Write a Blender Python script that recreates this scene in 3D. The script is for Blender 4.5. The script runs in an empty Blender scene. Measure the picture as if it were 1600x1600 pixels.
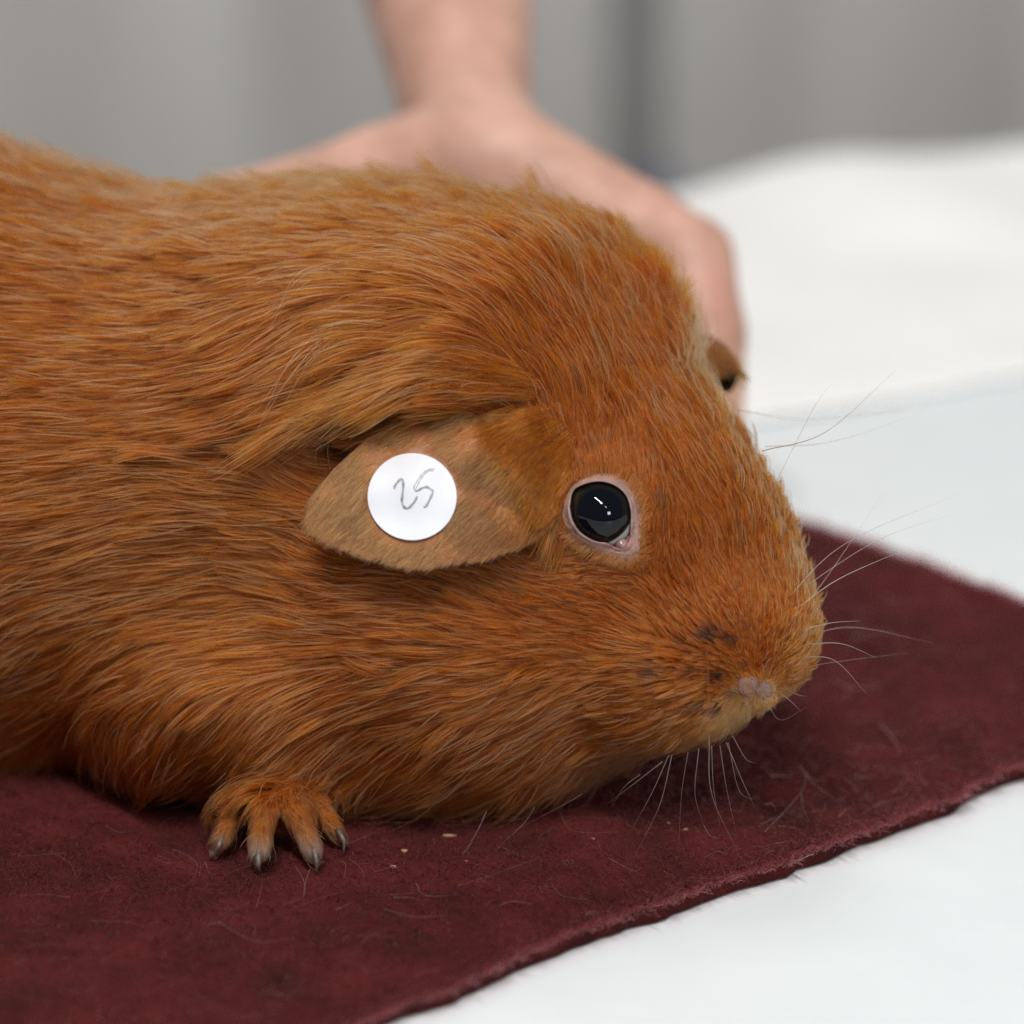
import bpy, math, random
import numpy as np
from mathutils import Vector, Matrix, kdtree
rng = np.random.default_rng(7)
random.seed(7)
QUICK = 1.0        # share of the hairs that is built

# ---- geometry helpers (numpy) ----
D = 6.5                      # camera to subject, 1 unit = 10 cm
PITCH = math.radians(21.4)
H0 = 0.55                    # height above the table of the point the camera looks at
CP, SP = math.cos(PITCH), math.sin(PITCH)

def V(px, py, w):
    """local frame of the subject (x right, w away along the sight line, v up across it)"""
    s = (D + w) / D
    return np.array([(px - 800) / 1000 * s, w, (800 - py) / 1000 * s])
def to_world(q):
    q = np.asarray(q, dtype=float)
    u, w, v = q[..., 0], q[..., 1], q[..., 2]
    return np.stack([u, w * CP + v * SP, H0 + v * CP - w * SP], -1)
def to_local(p):
    p = np.asarray(p, dtype=float)
    y, z = p[..., 1], p[..., 2] - H0
    return np.stack([p[..., 0], y * CP - z * SP, y * SP + z * CP], -1)
def to_px(q):
    s = D / (D + q[..., 1])
    return 800 + 1000 * q[..., 0] * s, 800 - 1000 * q[..., 2] * s
def on_table(px, py, z=0.0):
    """world point at height z seen at a pixel"""
    cam = to_world([0, -D, 0]); q = to_world(V(px, py, 0)); d = q - cam
    t = (z - cam[2]) / d[2]
    return cam + d * t

def smin(a, b, k):
    h = np.clip(0.5 + 0.5 * (b - a) / k, 0, 1)
    return b * (1 - h) + a * h - k * h * (1 - h)
def rotm(ax, ay, az):
    cx, sx, cy, sy, cz, sz = math.cos(ax), math.sin(ax), math.cos(ay), math.sin(ay), math.cos(az), math.sin(az)
    X = np.array([[1,0,0],[0,cx,-sx],[0,sx,cx]]); Y = np.array([[cy,0,sy],[0,1,0],[-sy,0,cy]]); Z = np.array([[cz,-sz,0],[sz,cz,0],[0,0,1]])
    return Z @ Y @ X
def ell(P, c, r, roll=0.0, yaw=0.0):
    """ellipsoid; roll turns it in the picture plane (positive = right end down), yaw about the upright axis"""
    R = rotm(0, math.radians(roll), math.radians(yaw)).astype(np.float32)
    q = (P - np.asarray(c, np.float32)) @ R
    r = np.asarray(r, np.float32)
    k0 = np.linalg.norm(q / r, axis=-1); k1 = np.linalg.norm(q / (r * r), axis=-1) + 1e-6
    return k0 * (k0 - 1) / k1
def cone(P, a, b, ra, rb):
    a = np.asarray(a, np.float32); b = np.asarray(b, np.float32)
    ab = b - a; t = np.clip(((P - a) @ ab) / (ab @ ab), 0, 1)
    return np.linalg.norm(P - a - t[..., None] * ab, axis=-1) - (ra + (rb - ra) * t)

EYE = V(937, 799, -0.022)
TOES = [  # knuckle, middle joint, tip (pixels + depth), radii
    [(404, 1222, .13), (370, 1262, .05), (346, 1312, .02), .024, .019, .012],
    [(424, 1218, .11), (412, 1268, .01), (405, 1330, -.03), .025, .021, .013],
    [(442, 1218, .11), (464, 1272, .01), (489, 1330, -.02), .025, .020, .013],
    [(456, 1226, .15), (494, 1258, .08), (527, 1300, .05), .022, .017, .011],
]
def pig_sdf(P):
    P = np.asarray(P, np.float32)
    d = ell(P, V(190, 760, .52), (.80, .46, .49), 1)                         # trunk
    d = smin(d, ell(P, V(-330, 700, .55), (.72, .52, .575), 0), .12)          # rump
    d = smin(d, ell(P, V(560, 705, .42), (.44, .41, .435), 4), .12)           # shoulders and neck
    d = smin(d, cone(P, V(760, 680, .30), V(1122, 968, .12), .345, .125), .08)  # skull to snout
    d = smin(d, ell(P, V(850, 600, .34), (.21, .27, .195), 46), .08)           # brow
    d = smin(d, ell(P, V(1080, 812, .17), (.23, .155, .13), 57), .08)          # bridge of the nose
    d = smin(d, ell(P, V(1014, 622, .28), (.17, .16, .068), 56), .06)         # forehead
    d = smin(d, ell(P, V(740, 985, .24), (.36, .27, .265), -4), .10)          # cheek
    d = smin(d, ell(P, V(1062, 1052, .10), (.15, .14, .106), -22), .08)       # chin
    d = smin(d, ell(P, V(1170, 985, .08), (.10, .12, .088), 20), .06)        # muzzle
    d = smin(d, ell(P, V(640, 1120, .36), (.34, .26, .14), -3), .08)         # throat
    d = smin(d, ell(P, V(370, 1090, .26), (.24, .24, .15), 0), .10)          # chest by the foreleg
    d = smin(d, ell(P, EYE + np.array([0, .035, 0]), (.085, .06, .078), 25), .05)      # rim of the eye
    d = np.maximum(d, -(np.linalg.norm(P - (EYE + np.array([0, .012, 0], np.float32)), axis=-1) - .0605))
    # hollow above and behind the ear
    s = ell(P, V(545, 688, -.03), (.135, .075, .085), -32)
    h = np.clip(0.5 - 0.5 * (s + d) / .05, 0, 1)
    d = d * (1 - h) + (-s) * h + .05 * h * (1 - h)
    # parting between the brow and the root of the ear
    s = np.minimum(cone(P, V(872, 612, -.016), V(896, 700, -.024), .012, .018), cone(P, V(930, 668, -.012), V(936, 706, -.014), .008, .013))
    h = np.clip(0.5 - 0.5 * (s + d) / .02, 0, 1)
    d = d * (1 - h) + (-s) * h + .02 * h * (1 - h)
    # nose pad
    for x, y in ((1170, 1074), (1192, 1084)):
        d = smin(d, ell(P, V(x, y, -.022), (.018, .02, .018), 0), .016)
    # foreleg and toes
    leg = cone(P, V(418, 1120, .25), V(430, 1220, .13), .06, .040)
    for a, b, c, ra, rb, rc in TOES:
        leg = smin(leg, cone(P, V(*a), V(*b), ra, rb), .012)
        leg = smin(leg, cone(P, V(*b), V(*c), rb, rc), .010)
    d = smin(d, leg, .03)
    z = H0 + P[..., 2] * CP - P[..., 1] * SP
    g = .012 + .03 - z                                                      # rests on the mat
    h = np.clip(0.5 - 0.5 * (g - d) / .02 * -1, 0, 1)
    return np.maximum(d, g)

# ================= camera, world, lamps, exposure =================
S = bpy.context.scene
S.unit_settings.scale_length = 0.1
cam_d = bpy.data.cameras.new('camera'); cam = bpy.data.objects.new('camera', cam_d)
S.collection.objects.link(cam); S.camera = cam
cam.location = Vector(to_world([0, -D, 0]))
cam.rotation_euler = (math.pi / 2 - PITCH, 0, 0)
cam_d.sensor_width = 36; cam_d.lens = 36 * D / 1.6
cam_d.clip_start = 0.1; cam_d.clip_end = 400
cam_d.dof.use_dof = True; cam_d.dof.focus_distance = D - 0.01; cam_d.dof.aperture_fstop = cam_d.lens / 1000 / 0.185
cam_d.dof.aperture_blades = 0

W = bpy.data.worlds.new('World'); S.world = W; W.use_nodes = True
bg = W.node_tree.nodes['Background']; bg.inputs[0].default_value = (0.93, 0.96, 1.0, 1); bg.inputs[1].default_value = 0.17

def area_lamp(name, loc, target, sx, sy, power, col=(1, 1, 1)):
    d = bpy.data.lights.new(name, 'AREA'); d.shape = 'RECTANGLE'; d.size = sx; d.size_y = sy; d.energy = power; d.color = col
    o = bpy.data.objects.new(name, d); S.collection.objects.link(o)
    o.location = loc
    o.rotation_euler = (Vector(target) - Vector(loc)).to_track_quat('-Z', 'Y').to_euler()
    return o
def tube_lamp(name, p, q, width, power, col):
    p, q = Vector(p), Vector(q)
    d = bpy.data.lights.new(name, 'AREA'); d.shape = 'RECTANGLE'; d.size = (q - p).length; d.size_y = width; d.energy = power; d.color = col
    o = bpy.data.objects.new(name, d); S.collection.objects.link(o); o.location = (p + q) / 2
    X = (q - p).normalized(); Z = Vector((0, 0, 1)); Y = Z.cross(X).normalized(); Z = X.cross(Y)
    o.rotation_euler = Matrix((X, Y, Z)).transposed().to_euler(); return o
tube_lamp('ceiling_tube', (-5.9, -6.2, 20.5), (3.7, -17.8, 20.5), .22, 6500, (1.0, .985, .96))
tube_lamp('ceiling_tube', (10.7, -23.3, 20.5), (17, -30, 20.5), .22, 1500, (1.0, .985, .96))
tube_lamp('ceiling_tube', (-10, 20, 20.5), (0, 9.5, 20.5), .22, 1700, (1.0, .985, .96))
tube_lamp('ceiling_tube', (6, 26, 20.5), (16, 15, 20.5), .22, 1000, (1.0, .985, .96))
area_lamp('window_light', (7.0, -10.5, 3.2), (0, 0, 0.5), 2.2, 2.2, 370, (0.97, 0.98, 1.0))
S.view_settings.view_transform = 'Standard'; S.view_settings.look = 'None'
S.view_settings.exposure = 0.0; S.view_settings.gamma = 1
S.cycles.use_denoising = True; S.cycles.denoising_prefilter = 'NONE'; S.cycles.denoising_input_passes = 'RGB_ALBEDO_NORMAL'
S.cycles.max_bounces = 10; S.cycles.transmission_bounces = 8; S.cycles.glossy_bounces = 6; S.cycles.diffuse_bounces = 4
S.cycles.transparent_max_bounces = 8
S.cycles.use_adaptive_sampling = True; S.cycles.adaptive_threshold = 0.02
S.cycles_curves.shape = 'RIBBONS'; S.cycles_curves.subdivisions = 2
S.cycles.sample_clamp_indirect = 6

# ================= materials =================
def mat(name):
    m = bpy.data.materials.new(name); m.use_nodes = True
    nt = m.node_tree; b = nt.nodes['Principled BSDF']
    return m, nt, b
def node(nt, typ, **kw):
    n = nt.nodes.new(typ)
    for k, v in kw.items():
        if hasattr(n, k): setattr(n, k, v)
        else: n.inputs[k].default_value = v
    return n
def noise(nt, scale, detail=4, rough=.6):
    tc = node(nt, 'ShaderNodeTexCoord'); n = node(nt, 'ShaderNodeTexNoise')
    n.inputs['Scale'].default_value = scale; n.inputs['Detail'].default_value = detail; n.inputs['Roughness'].default_value = rough
    nt.links.new(tc.outputs['Object'], n.inputs['Vector']); return n
def ramp(nt, fac, stops):
    r = node(nt, 'ShaderNodeValToRGB'); e = r.color_ramp.elements
    e[0].position, e[0].color = stops[0][0], (*stops[0][1], 1); e[1].position, e[1].color = stops[-1][0], (*stops[-1][1], 1)
    for p, c in stops[1:-1]:
        k = e.new(p); k.color = (*c, 1)
    nt.links.new(fac, r.inputs[0]); return r
def bump(nt, b, h, strength, dist):
    n = node(nt, 'ShaderNodeBump'); n.inputs['Strength'].default_value = strength; n.inputs['Distance'].default_value = dist
    nt.links.new(h, n.inputs['Height']); nt.links.new(n.outputs[0], b.inputs['Normal'])

def simple(name, stops, scale, rough, bstr=.0, bdist=.01, bscale=None, spec=.5):
    m, nt, b = mat(name)
    n = noise(nt, scale); r = ramp(nt, n.outputs['Fac'], stops)
    nt.links.new(r.outputs[0], b.inputs['Base Color']); b.inputs['Roughness'].default_value = rough
    b.inputs['Specular IOR Level'].default_value = spec
    if bstr:
        n2 = noise(nt, bscale or scale * 4); bump(nt, b, n2.outputs['Fac'], bstr, bdist)
    return m
M_table = simple('table_laminate', [(.3, (.67, .71, .725)), (.7, (.70, .74, .755))], 6, .45, .15, .002, 60)
M_cloth = simple('white_cotton', [(.3, (.77, .77, .765)), (.7, (.83, .83, .82))], 3, .9, .3, .004, 90)
M_floor = simple('concrete_floor', [(.3, (.05, .05, .05)), (.7, (.08, .08, .08))], 1, .8)
M_blue = simple('blue_plastic', [(.3, (.08, .10, .19)), (.7, (.10, .125, .22))], 2, .5)
M_paper = simple('sticker_paper', [(.3, (.67, .68, .73)), (.7, (.69, .70, .75))], 30, .55, .1, .0005, 300, spec=.3)
M_ink = simple('grey_pencil', [(.35, (.20, .20, .20)), (.65, (.36, .36, .36))], 120, .5)
M_pole = simple('grey_metal', [(.3, (.24, .235, .23)), (.7, (.30, .295, .29))], 2, .5)
M_claw = simple('claw_horn', [(.35, (.045, .032, .028)), (.65, (.15, .11, .095))], 40, .4, .3, .002, 90)
M_crumb = simple('dry_crumb', [(.3, (.2, .10, .06)), (.7, (.36, .21, .14))], 30, .8, .5, .003, 90)

# curtain: vertical weave with uneven tone
M_curtain, nt, b = mat('grey_curtain_fabric')
n = noise(nt, .9, 3); r = ramp(nt, n.outputs['Fac'], [(.3, (.52, .50, .48)), (.55, (.66, .64, .62)), (.75, (.74, .73, .72))])
mp = node(nt, 'ShaderNodeMapping'); mp.inputs['Scale'].default_value = (1.6, 1.6, .12)
nt.links.new(n.inputs['Vector'].links[0].from_socket, mp.inputs[0]); nt.links.new(mp.outputs[0], n.inputs['Vector'])
nt.links.new(r.outputs[0], b.inputs['Base Color']); b.inputs['Roughness'].default_value = .95

# felt
M_felt, nt, b = mat('maroon_felt')
n = noise(nt, 9, 6, .7); r = ramp(nt, n.outputs['Fac'], [(.3, (.034, .0056, .0052)), (.5, (.070, .0102, .0098)), (.75, (.118, .0175, .0168))])
n2 = noise(nt, 150, 3, .7); mx = node(nt, 'ShaderNodeMix', data_type='RGBA', blend_type='MULTIPLY'); mx.inputs[0].default_value = .65
r2 = ramp(nt, n2.outputs['Fac'], [(.3, (.45, .45, .45)), (.7, (1.4, 1.35, 1.35))])
nt.links.new(r.outputs[0], mx.inputs[6]); nt.links.new(r2.outputs[0], mx.inputs[7]); nt.links.new(mx.outputs[2], b.inputs['Base Color'])
b.inputs['Roughness'].default_value = 1; b.inputs['Specular IOR Level'].default_value = .1
b.inputs['Sheen Weight'].default_value = .04; b.inputs['Sheen Tint'].default_value = (.7, .35, .36, 1)
bump(nt, b, n2.outputs['Fac'], .8, .01)

# skin that takes its colour from a vertex colour of pigment
def skin_mat(name, rough, sss, bscale, bstr):
    m, nt, b = mat(name)
    a = node(nt, 'ShaderNodeVertexColor', layer_name='pigment_shade')
    n = noise(nt, bscale, 5, .7); r = ramp(nt, n.outputs['Fac'], [(.3, (.68, .62, .60)), (.7, (1.2, 1.2, 1.22))])
    mx = node(nt, 'ShaderNodeMix', data_type='RGBA', blend_type='MULTIPLY'); mx.inputs[0].default_value = 1
    nt.links.new(a.outputs[0], mx.inputs[6]); nt.links.new(r.outputs[0], mx.inputs[7])
    nt.links.new(mx.outputs[2], b.inputs['Base Color']); b.inputs['Roughness'].default_value = rough
    b.inputs['Subsurface Weight'].default_value = sss; b.inputs['Subsurface Radius'].default_value = (.03, .012, .008); b.inputs['Subsurface Scale'].default_value = .5
    n3 = noise(nt, bscale * 3, 4, .7); bump(nt, b, n3.outputs['Fac'], bstr, .004)
    return m
M_skin = skin_mat('guinea_pig_skin', .55, .1, 40, .5)
M_lid = skin_mat('eyelid_skin', .38, .15, 60, .8)
M_hand = skin_mat('hand_skin', .5, .15, 6, .2)

M_eye, nt, b = mat('dark_eye')
tc = node(nt, 'ShaderNodeVertexColor', layer_name='pigment_shade'); nt.links.new(tc.outputs[0], b.inputs['Base Color'])
b.inputs['Roughness'].default_value = .03; b.inputs['IOR'].default_value = 1.38; b.inputs['Coat Weight'].default_value = 0
M_wet = simple('wet_tissue', [(.3, (.20, .10, .09)), (.7, (.34, .22, .20))], 60, .08, .3, .002, 120)

def fur_mat(name, attr=True, col=(.5, .2, .05), rough=.38, lighten=0.0):
    m = bpy.data.materials.new(name); m.use_nodes = True; nt = m.node_tree
    for n in list(nt.nodes): nt.nodes.remove(n)
    out = node(nt, 'ShaderNodeOutputMaterial'); h = node(nt, 'ShaderNodeBsdfHairPrincipled')
    h.model = 'CHIANG'; h.parametrization = 'COLOR'
    h.inputs['Roughness'].default_value = rough; h.inputs['Radial Roughness'].default_value = .5
    h.inputs['Coat'].default_value = 0.0; h.inputs['Random Roughness'].default_value = .3
    h.inputs['Offset'].default_value = math.radians(2); h.inputs['IOR'].default_value = 1.30
    if attr:
        a = node(nt, 'ShaderNodeAttribute', attribute_name='tint'); nt.links.new(a.outputs['Color'], h.inputs['Color'])
    else:
        h.inputs['Color'].default_value = (*col, 1)
    nt.links.new(h.outputs[0], out.inputs[0]); return m
M_fur = fur_mat('fur_hair')
M_whisk = fur_mat('whisker_hair')
M_lint = fur_mat('lint_hair')
M_fuzz = fur_mat('felt_fuzz')

# ================= object helpers =================
def link(o, parent=None):
    S.collection.objects.link(o)
    if parent is not None: o.parent = parent
    return o
def tag(o, label=None, cat=None, group=None, kind=None):
    if label: o['label'] = label
    if cat: o['category'] = cat
    if group: o['group'] = group
    if kind: o['kind'] = kind
    return o
def mesh_obj(name, verts, faces, m, parent=None, smooth=True, colors=None):
    me = bpy.data.meshes.new(name)
    me.from_pydata([tuple(map(float, v)) for v in verts], [], [tuple(map(int, f)) for f in faces]); me.update()
    if smooth: me.polygons.foreach_set('use_smooth', np.ones(len(me.polygons), bool))
    if colors is not None:
        ca = me.color_attributes.new('pigment_shade', 'FLOAT_COLOR', 'POINT')
        c = np.ones((len(verts), 4), np.float32); c[:, :3] = colors
        ca.data.foreach_set('color', c.ravel())
    me.materials.append(m)
    return link(bpy.data.objects.new(name, me), parent)
def empty(name, loc):
    o = bpy.data.objects.new(name, None); o.empty_display_size = .1; o.location = loc
    return link(o)
def hair_obj(name, pts, rad, tint, m, parent=None):
    """pts (n,k,3) in world space, rad (n,k), tint (n,3)"""
    n, k, _ = pts.shape
    cu = bpy.data.hair_curves.new(name); cu.add_curves([k] * n)
    cu.points.foreach_set('position', np.ascontiguousarray(pts, np.float32).ravel())
    a = cu.attributes.get('radius') or cu.attributes.new('radius', 'FLOAT', 'POINT')
    a.data.foreach_set('value', np.ascontiguousarray(rad, np.float32).ravel())
    t = cu.attributes.new('tint', 'FLOAT_COLOR', 'CURVE')
    c = np.ones((n, 4), np.float32); c[:, :3] = np.clip(tint, 0.003, .97); t.data.foreach_set('color', c.ravel())
    cu.materials.append(m)
    return link(bpy.data.objects.new(name, cu), parent)

def surface_nets(vol, org, h):
    """closed surface of the zero level of a grid of distances: vertices (grid frame) and quads"""
    s = vol < 0
    nx, ny, nz = vol.shape
    cnt = np.zeros((nx-1, ny-1, nz-1), np.float32); acc = np.zeros((nx-1, ny-1, nz-1, 3), np.float32)
    sl = lambda o, n: slice(o, o + n - 1)
    for ax in range(3):
        for o1 in (0, 1):
            for o2 in (0, 1):
                a = [0, 0, 0]; b_ = [0, 0, 0]
                oth = [i for i in range(3) if i != ax]
                a[oth[0]] = b_[oth[0]] = o1; a[oth[1]] = b_[oth[1]] = o2; b_[ax] = 1
                va = vol[sl(a[0], nx), sl(a[1], ny), sl(a[2], nz)]; vb = vol[sl(b_[0], nx), sl(b_[1], ny), sl(b_[2], nz)]
                m = (va < 0) != (vb < 0)
                t = np.where(m, va / np.where(m, va - vb, 1), 0)
                cnt += m
                acc[..., ax] += np.where(m, t, 0)
                acc[..., oth[0]] += m * o1; acc[..., oth[1]] += m * o2
    cells = cnt > 0
    idx = -np.ones(cells.shape, np.int64); idx[cells] = np.arange(cells.sum())
    ijk = np.argwhere(cells)
    verts = (ijk + acc[cells] / cnt[cells][:, None]) * h + org
    quads = []
    for ax in range(3):
        oth = [i for i in range(3) if i != ax]
        a = [slice(1, -1)] * 3; b_ = [slice(1, -1)] * 3
        a[ax] = slice(0, -1); b_[ax] = slice(1, None)
        sa, sb = s[tuple(a)], s[tuple(b_)]
        for flip, msk in ((False, sa & ~sb), (True, ~sa & sb)):
            e = np.argwhere(msk)
            off = np.ones(3, int); off[ax] = 0
            e = e + off
            def cell(d1, d2):
                c = e.copy(); c[:, oth[0]] -= d1; c[:, oth[1]] -= d2
                return idx[c[:, 0], c[:, 1], c[:, 2]]
            q = np.stack([cell(1, 1), cell(0, 1), cell(0, 0), cell(1, 0)], -1)
            if flip ^ (ax == 1): q = q[:, ::-1]
            quads.append(q)
    return verts, np.concatenate(quads)
def grid_sdf(f, lo, hi, h):
    lo = np.array(lo, np.float32); hi = np.array(hi, np.float32)
    n = np.ceil((hi - lo) / h).astype(int) + 1
    ys = lo[1] + np.arange(n[1]) * h; zs = lo[2] + np.arange(n[2]) * h
    vol = np.empty(n, np.float32)
    Y, Z = np.meshgrid(ys, zs, indexing='ij')
    for i0 in range(0, n[0], 24):
        xs = lo[0] + np.arange(i0, min(i0 + 24, n[0])) * h
        P = np.empty((len(xs), n[1], n[2], 3), np.float32)
        P[..., 0] = xs[:, None, None]; P[..., 1] = Y; P[..., 2] = Z
        vol[i0:i0 + len(xs)] = f(P)
    return vol, lo
def trilerp(vol, org, h, P):
    g = (P - org) / h
    g = np.clip(g, 0, np.array(vol.shape) - 1.001)
    i = g.astype(int); f = g - i
    r = 0
    for a in (0, 1):
        for b_ in (0, 1):
            for c in (0, 1):
                w = (f[:, 0] if a else 1 - f[:, 0]) * (f[:, 1] if b_ else 1 - f[:, 1]) * (f[:, 2] if c else 1 - f[:, 2])
                r = r + w * vol[i[:, 0] + a, i[:, 1] + b_, i[:, 2] + c]
    return r
def inside_poly(x, y, poly):
    r = np.zeros(np.shape(x), bool); n = len(poly)
    for i in range(n):
        x1, y1 = poly[i]; x2, y2 = poly[(i + 1) % n]
        c = ((y1 > y) != (y2 > y)) & (x < (x2 - x1) * (y - y1) / ((y2 - y1) or 1e-9) + x1)
        r ^= c
    return r
def dist_poly(x, y, poly):
    """signed distance to an outline, negative inside"""
    d = np.full(np.shape(x), 1e9); n = len(poly)
    for i in range(n):
        a = np.array(poly[i], float); b_ = np.array(poly[(i + 1) % n], float); ab = b_ - a
        t = np.clip(((x - a[0]) * ab[0] + (y - a[1]) * ab[1]) / (ab @ ab), 0, 1)
        d = np.minimum(d, np.hypot(x - a[0] - t * ab[0], y - a[1] - t * ab[1]))
    return np.where(inside_poly(x, y, poly), -d, d)
def vnoise(P, scale, seed):
    """smooth value noise in 3-D, about -1..1"""
    g = np.random.default_rng(seed).random((24, 24, 24)).astype(np.float32) * 2 - 1
    q = P * scale + 100; i = np.floor(q).astype(int); f = q - i; f = f * f * (3 - 2 * f)
    r = 0
    for a in (0, 1):
        for b_ in (0, 1):
            for c in (0, 1):
                w = (f[:, 0] if a else 1 - f[:, 0]) * (f[:, 1] if b_ else 1 - f[:, 1]) * (f[:, 2] if c else 1 - f[:, 2])
                r = r + w * g[(i[:, 0] + a) % 24, (i[:, 1] + b_) % 24, (i[:, 2] + c) % 24]
    return r
def spline(pts, n):
    """Catmull-Rom through points, n samples"""
    p = np.asarray(pts, float); p = np.vstack([2 * p[0] - p[1], p, 2 * p[-1] - p[-2]])
    t = np.linspace(0, len(p) - 3 - 1e-6, n); i = t.astype(int); f = (t - i)[:, None]
    a, b_, c, d = p[i], p[i + 1], p[i + 2], p[i + 3]
    return .5 * (2 * b_ + (c - a) * f + (2 * a - 5 * b_ + 4 * c - d) * f ** 2 + (3 * b_ - a - 3 * c + d) * f ** 3)

# ================= the setting =================
def box_mesh(x0, x1, y0, y1, z0, z1):
    v = [(x, y, z) for z in (z0, z1) for y in (y0, y1) for x in (x0, x1)]
    return v, [(0, 2, 3, 1), (4, 5, 7, 6), (0, 1, 5, 4), (2, 6, 7, 3), (0, 4, 6, 2), (1, 3, 7, 5)]
v, f = box_mesh(-60, 60, -40, 60, -7.6, -7.5)
tag(mesh_obj('floor', v, f, M_floor, smooth=False), kind='structure')

# table: far edge runs through two points seen in the photograph
e1 = on_table(1160, 318); e2 = on_table(1400, 294)
ed = (e2 - e1)[:2]; ed /= np.linalg.norm(ed); en = np.array([-ed[1], ed[0]])
if en[1] < 0: en = -en
c0 = e1[:2]
def tpt(a, b_, z): p = c0 + ed * a + en * b_; return (p[0], p[1], z)
table = empty('table', (float(c0[0]), float(c0[1]), -7.5)); tag(table, 'smooth white table top under the red felt mat', 'table')
def tmesh(name, a0, a1, b0, b1, z0, z1, m, bev):
    v = [];
    for z in (z0, z1):
        for (a, b_) in ((a0, b0), (a1, b0), (a1, b1), (a0, b1)): v.append(Vector(tpt(a, b_, z)) - Vector(table.location))
    f = [(3, 2, 1, 0), (4, 5, 6, 7), (0, 1, 5, 4), (1, 2, 6, 5), (2, 3, 7, 6), (3, 0, 4, 7)]
    o = mesh_obj(name, v, f, m, table, smooth=False)
    bv = o.modifiers.new('bevel', 'BEVEL'); bv.width = bev; bv.segments = 3
    return o
tmesh('table_top', -9, 9, -5.3, 0, -.25, 0, M_table, .04)
for a, b_ in ((-8.7, -5.0), (8.7, -5.0), (8.7, -.3), (-8.7, -.3)):
    tmesh('leg', a - .25, a + .25, b_ - .25, b_ + .25, -7.5, -.251, M_table, .03)

# cloth spread on the back of the table
q1 = on_table(1170, 660); q2 = on_table(1466, 616)
def cloth_front(a):                       # distance behind the far edge, negative towards the camera
    s1 = ((q1[:2] - c0) @ ed, (q1[:2] - c0) @ en); s2 = ((q2[:2] - c0) @ ed, (q2[:2] - c0) @ en)
    return s1[1] + (a - s1[0]) * (s2[1] - s1[1]) / (s2[0] - s1[0]) + .014 * np.sin(a * 3.1) + .008 * np.sin(a * 7.7 + 1)
na, nb = 150, 110
A = np.linspace(-3.2, 5.2, na); vv = []
for i, a in enumerate(A):
    fr = cloth_front(a)
    for j in range(nb):
        t = j / (nb - 1); b_ = fr + (0.5 - fr) * t
        x, y, z = tpt(a, b_, 0)
        h = .03 + .045 * np.exp(-((b_ - fr) / .05) ** 2) * 0 + .02 * math.sin(a * 4.1 + b_ * 2.3) + .025 * math.sin(a * 1.7 - b_ * 3.9 + 1) + .012 * math.sin(a * 9 + b_ * 5)
        h = max(h * 1.0, .004) * min(1, (b_ - fr) / .5 + .1) + .014
        if b_ > 0.03:                        # hangs over the far edge of the table
            over = b_ - .03; x, y, z = tpt(a, .03 + .02 * math.sin(a * 5) + .03, 0); h = .03 - over * 3
        vv.append((x, y, h))
ff = [(i * nb + j, (i + 1) * nb + j, (i + 1) * nb + j + 1, i * nb + j + 1) for i in range(na - 1) for j in range(nb - 1)]
cloth = mesh_obj('cloth', vv, ff, M_cloth); so = cloth.modifiers.new('thickness', 'SOLIDIFY'); so.thickness = .012; so.offset = -1
tag(cloth, 'soft white cloth spread over the far part of the table behind the animal', 'cloth')

# curtain far behind, pleated
na = 420; vv = []; X = np.linspace(-11, 13, na)
for x in X:
    y = 9.0 + .16 * math.sin(x * 2.6 + .6 * math.sin(x * .9)) + .08 * math.sin(x * 6.1 + 2)
    for k in range(9):
        vv.append((x + .05 * math.sin(k * 1.3 + x), y + .03 * math.sin(k + x * 3), -7.4 + k * 2.4))
ff = [(i * 9 + j, (i + 1) * 9 + j, (i + 1) * 9 + j + 1, i * 9 + j + 1) for i in range(na - 1) for j in range(8)]
cur = mesh_obj('curtain', vv, ff, M_curtain); so = cur.modifiers.new('thickness', 'SOLIDIFY'); so.thickness = .03
tag(cur, 'plain grey curtain hanging in folds far behind the table', 'curtain')

# metal pole of the stand in front of the curtain, with a blue clip
pole = empty('metal_pole', (.42, 7.6, -7.5)); tag(pole, 'blurred dark grey upright pole with a blue clip in front of the curtain', 'pole')
vs, fs = [], []
for k in range(2):
    for i in range(24):
        an = 2 * math.pi * i / 24; vs.append((.085 * math.cos(an), .085 * math.sin(an), k * 20.))
fs = [(i, (i + 1) % 24, 24 + (i + 1) % 24, 24 + i) for i in range(24)]
mesh_obj('post', vs, fs, M_pole, pole)
q = to_world(V(924, 212, 7.9 / CP))
v, f = box_mesh(-.09, .14, -.16, .1, q[2] + 7.5 - .26, q[2] + 7.5 + .10)
o = mesh_obj('clip', v, f, M_blue, pole, smooth=False); bv = o.modifiers.new('bevel', 'BEVEL'); bv.width = .04; bv.segments = 3

# ================= felt mat =================
zt = .032
pa, pb = on_table(930, 1448, zt), on_table(1440, 1255, zt)
pc, pd = on_table(1260, 822, zt), on_table(1466, 895, zt)
d1 = (pb - pa)[:2]; d2 = (pd - pc)[:2]
Mx = np.array([d1, -d2]).T; tt = np.linalg.solve(Mx, (pc - pa)[:2]); corner = pa[:2] + d1 * tt[0]
f1 = -d1 / np.linalg.norm(d1); f2 = -d2 / np.linalg.norm(d2)      # the two edges, away from the corner
mat_root = empty('felt_mat', (float(corner[0]), float(corner[1]), 0)); tag(mat_root, 'dark maroon felt mat with rough cut edges under the guinea pig', 'mat')
n = 230; L = 3.9
t = np.linspace(0, 1, n) ** 1.0
rg = np.random.default_rng(3)
def wig(k, amp):
    s = np.zeros(n)
    for fq, a in ((5, 1), (13, .6), (31, .55), (70, .5), (140, .4)):
        s += a * np.interp(np.linspace(0, fq, n), np.arange(fq + 2), rg.normal(size=fq + 2))
    return s * amp
w1, w2 = wig(0, .007), wig(1, .008)
vv = []
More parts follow.
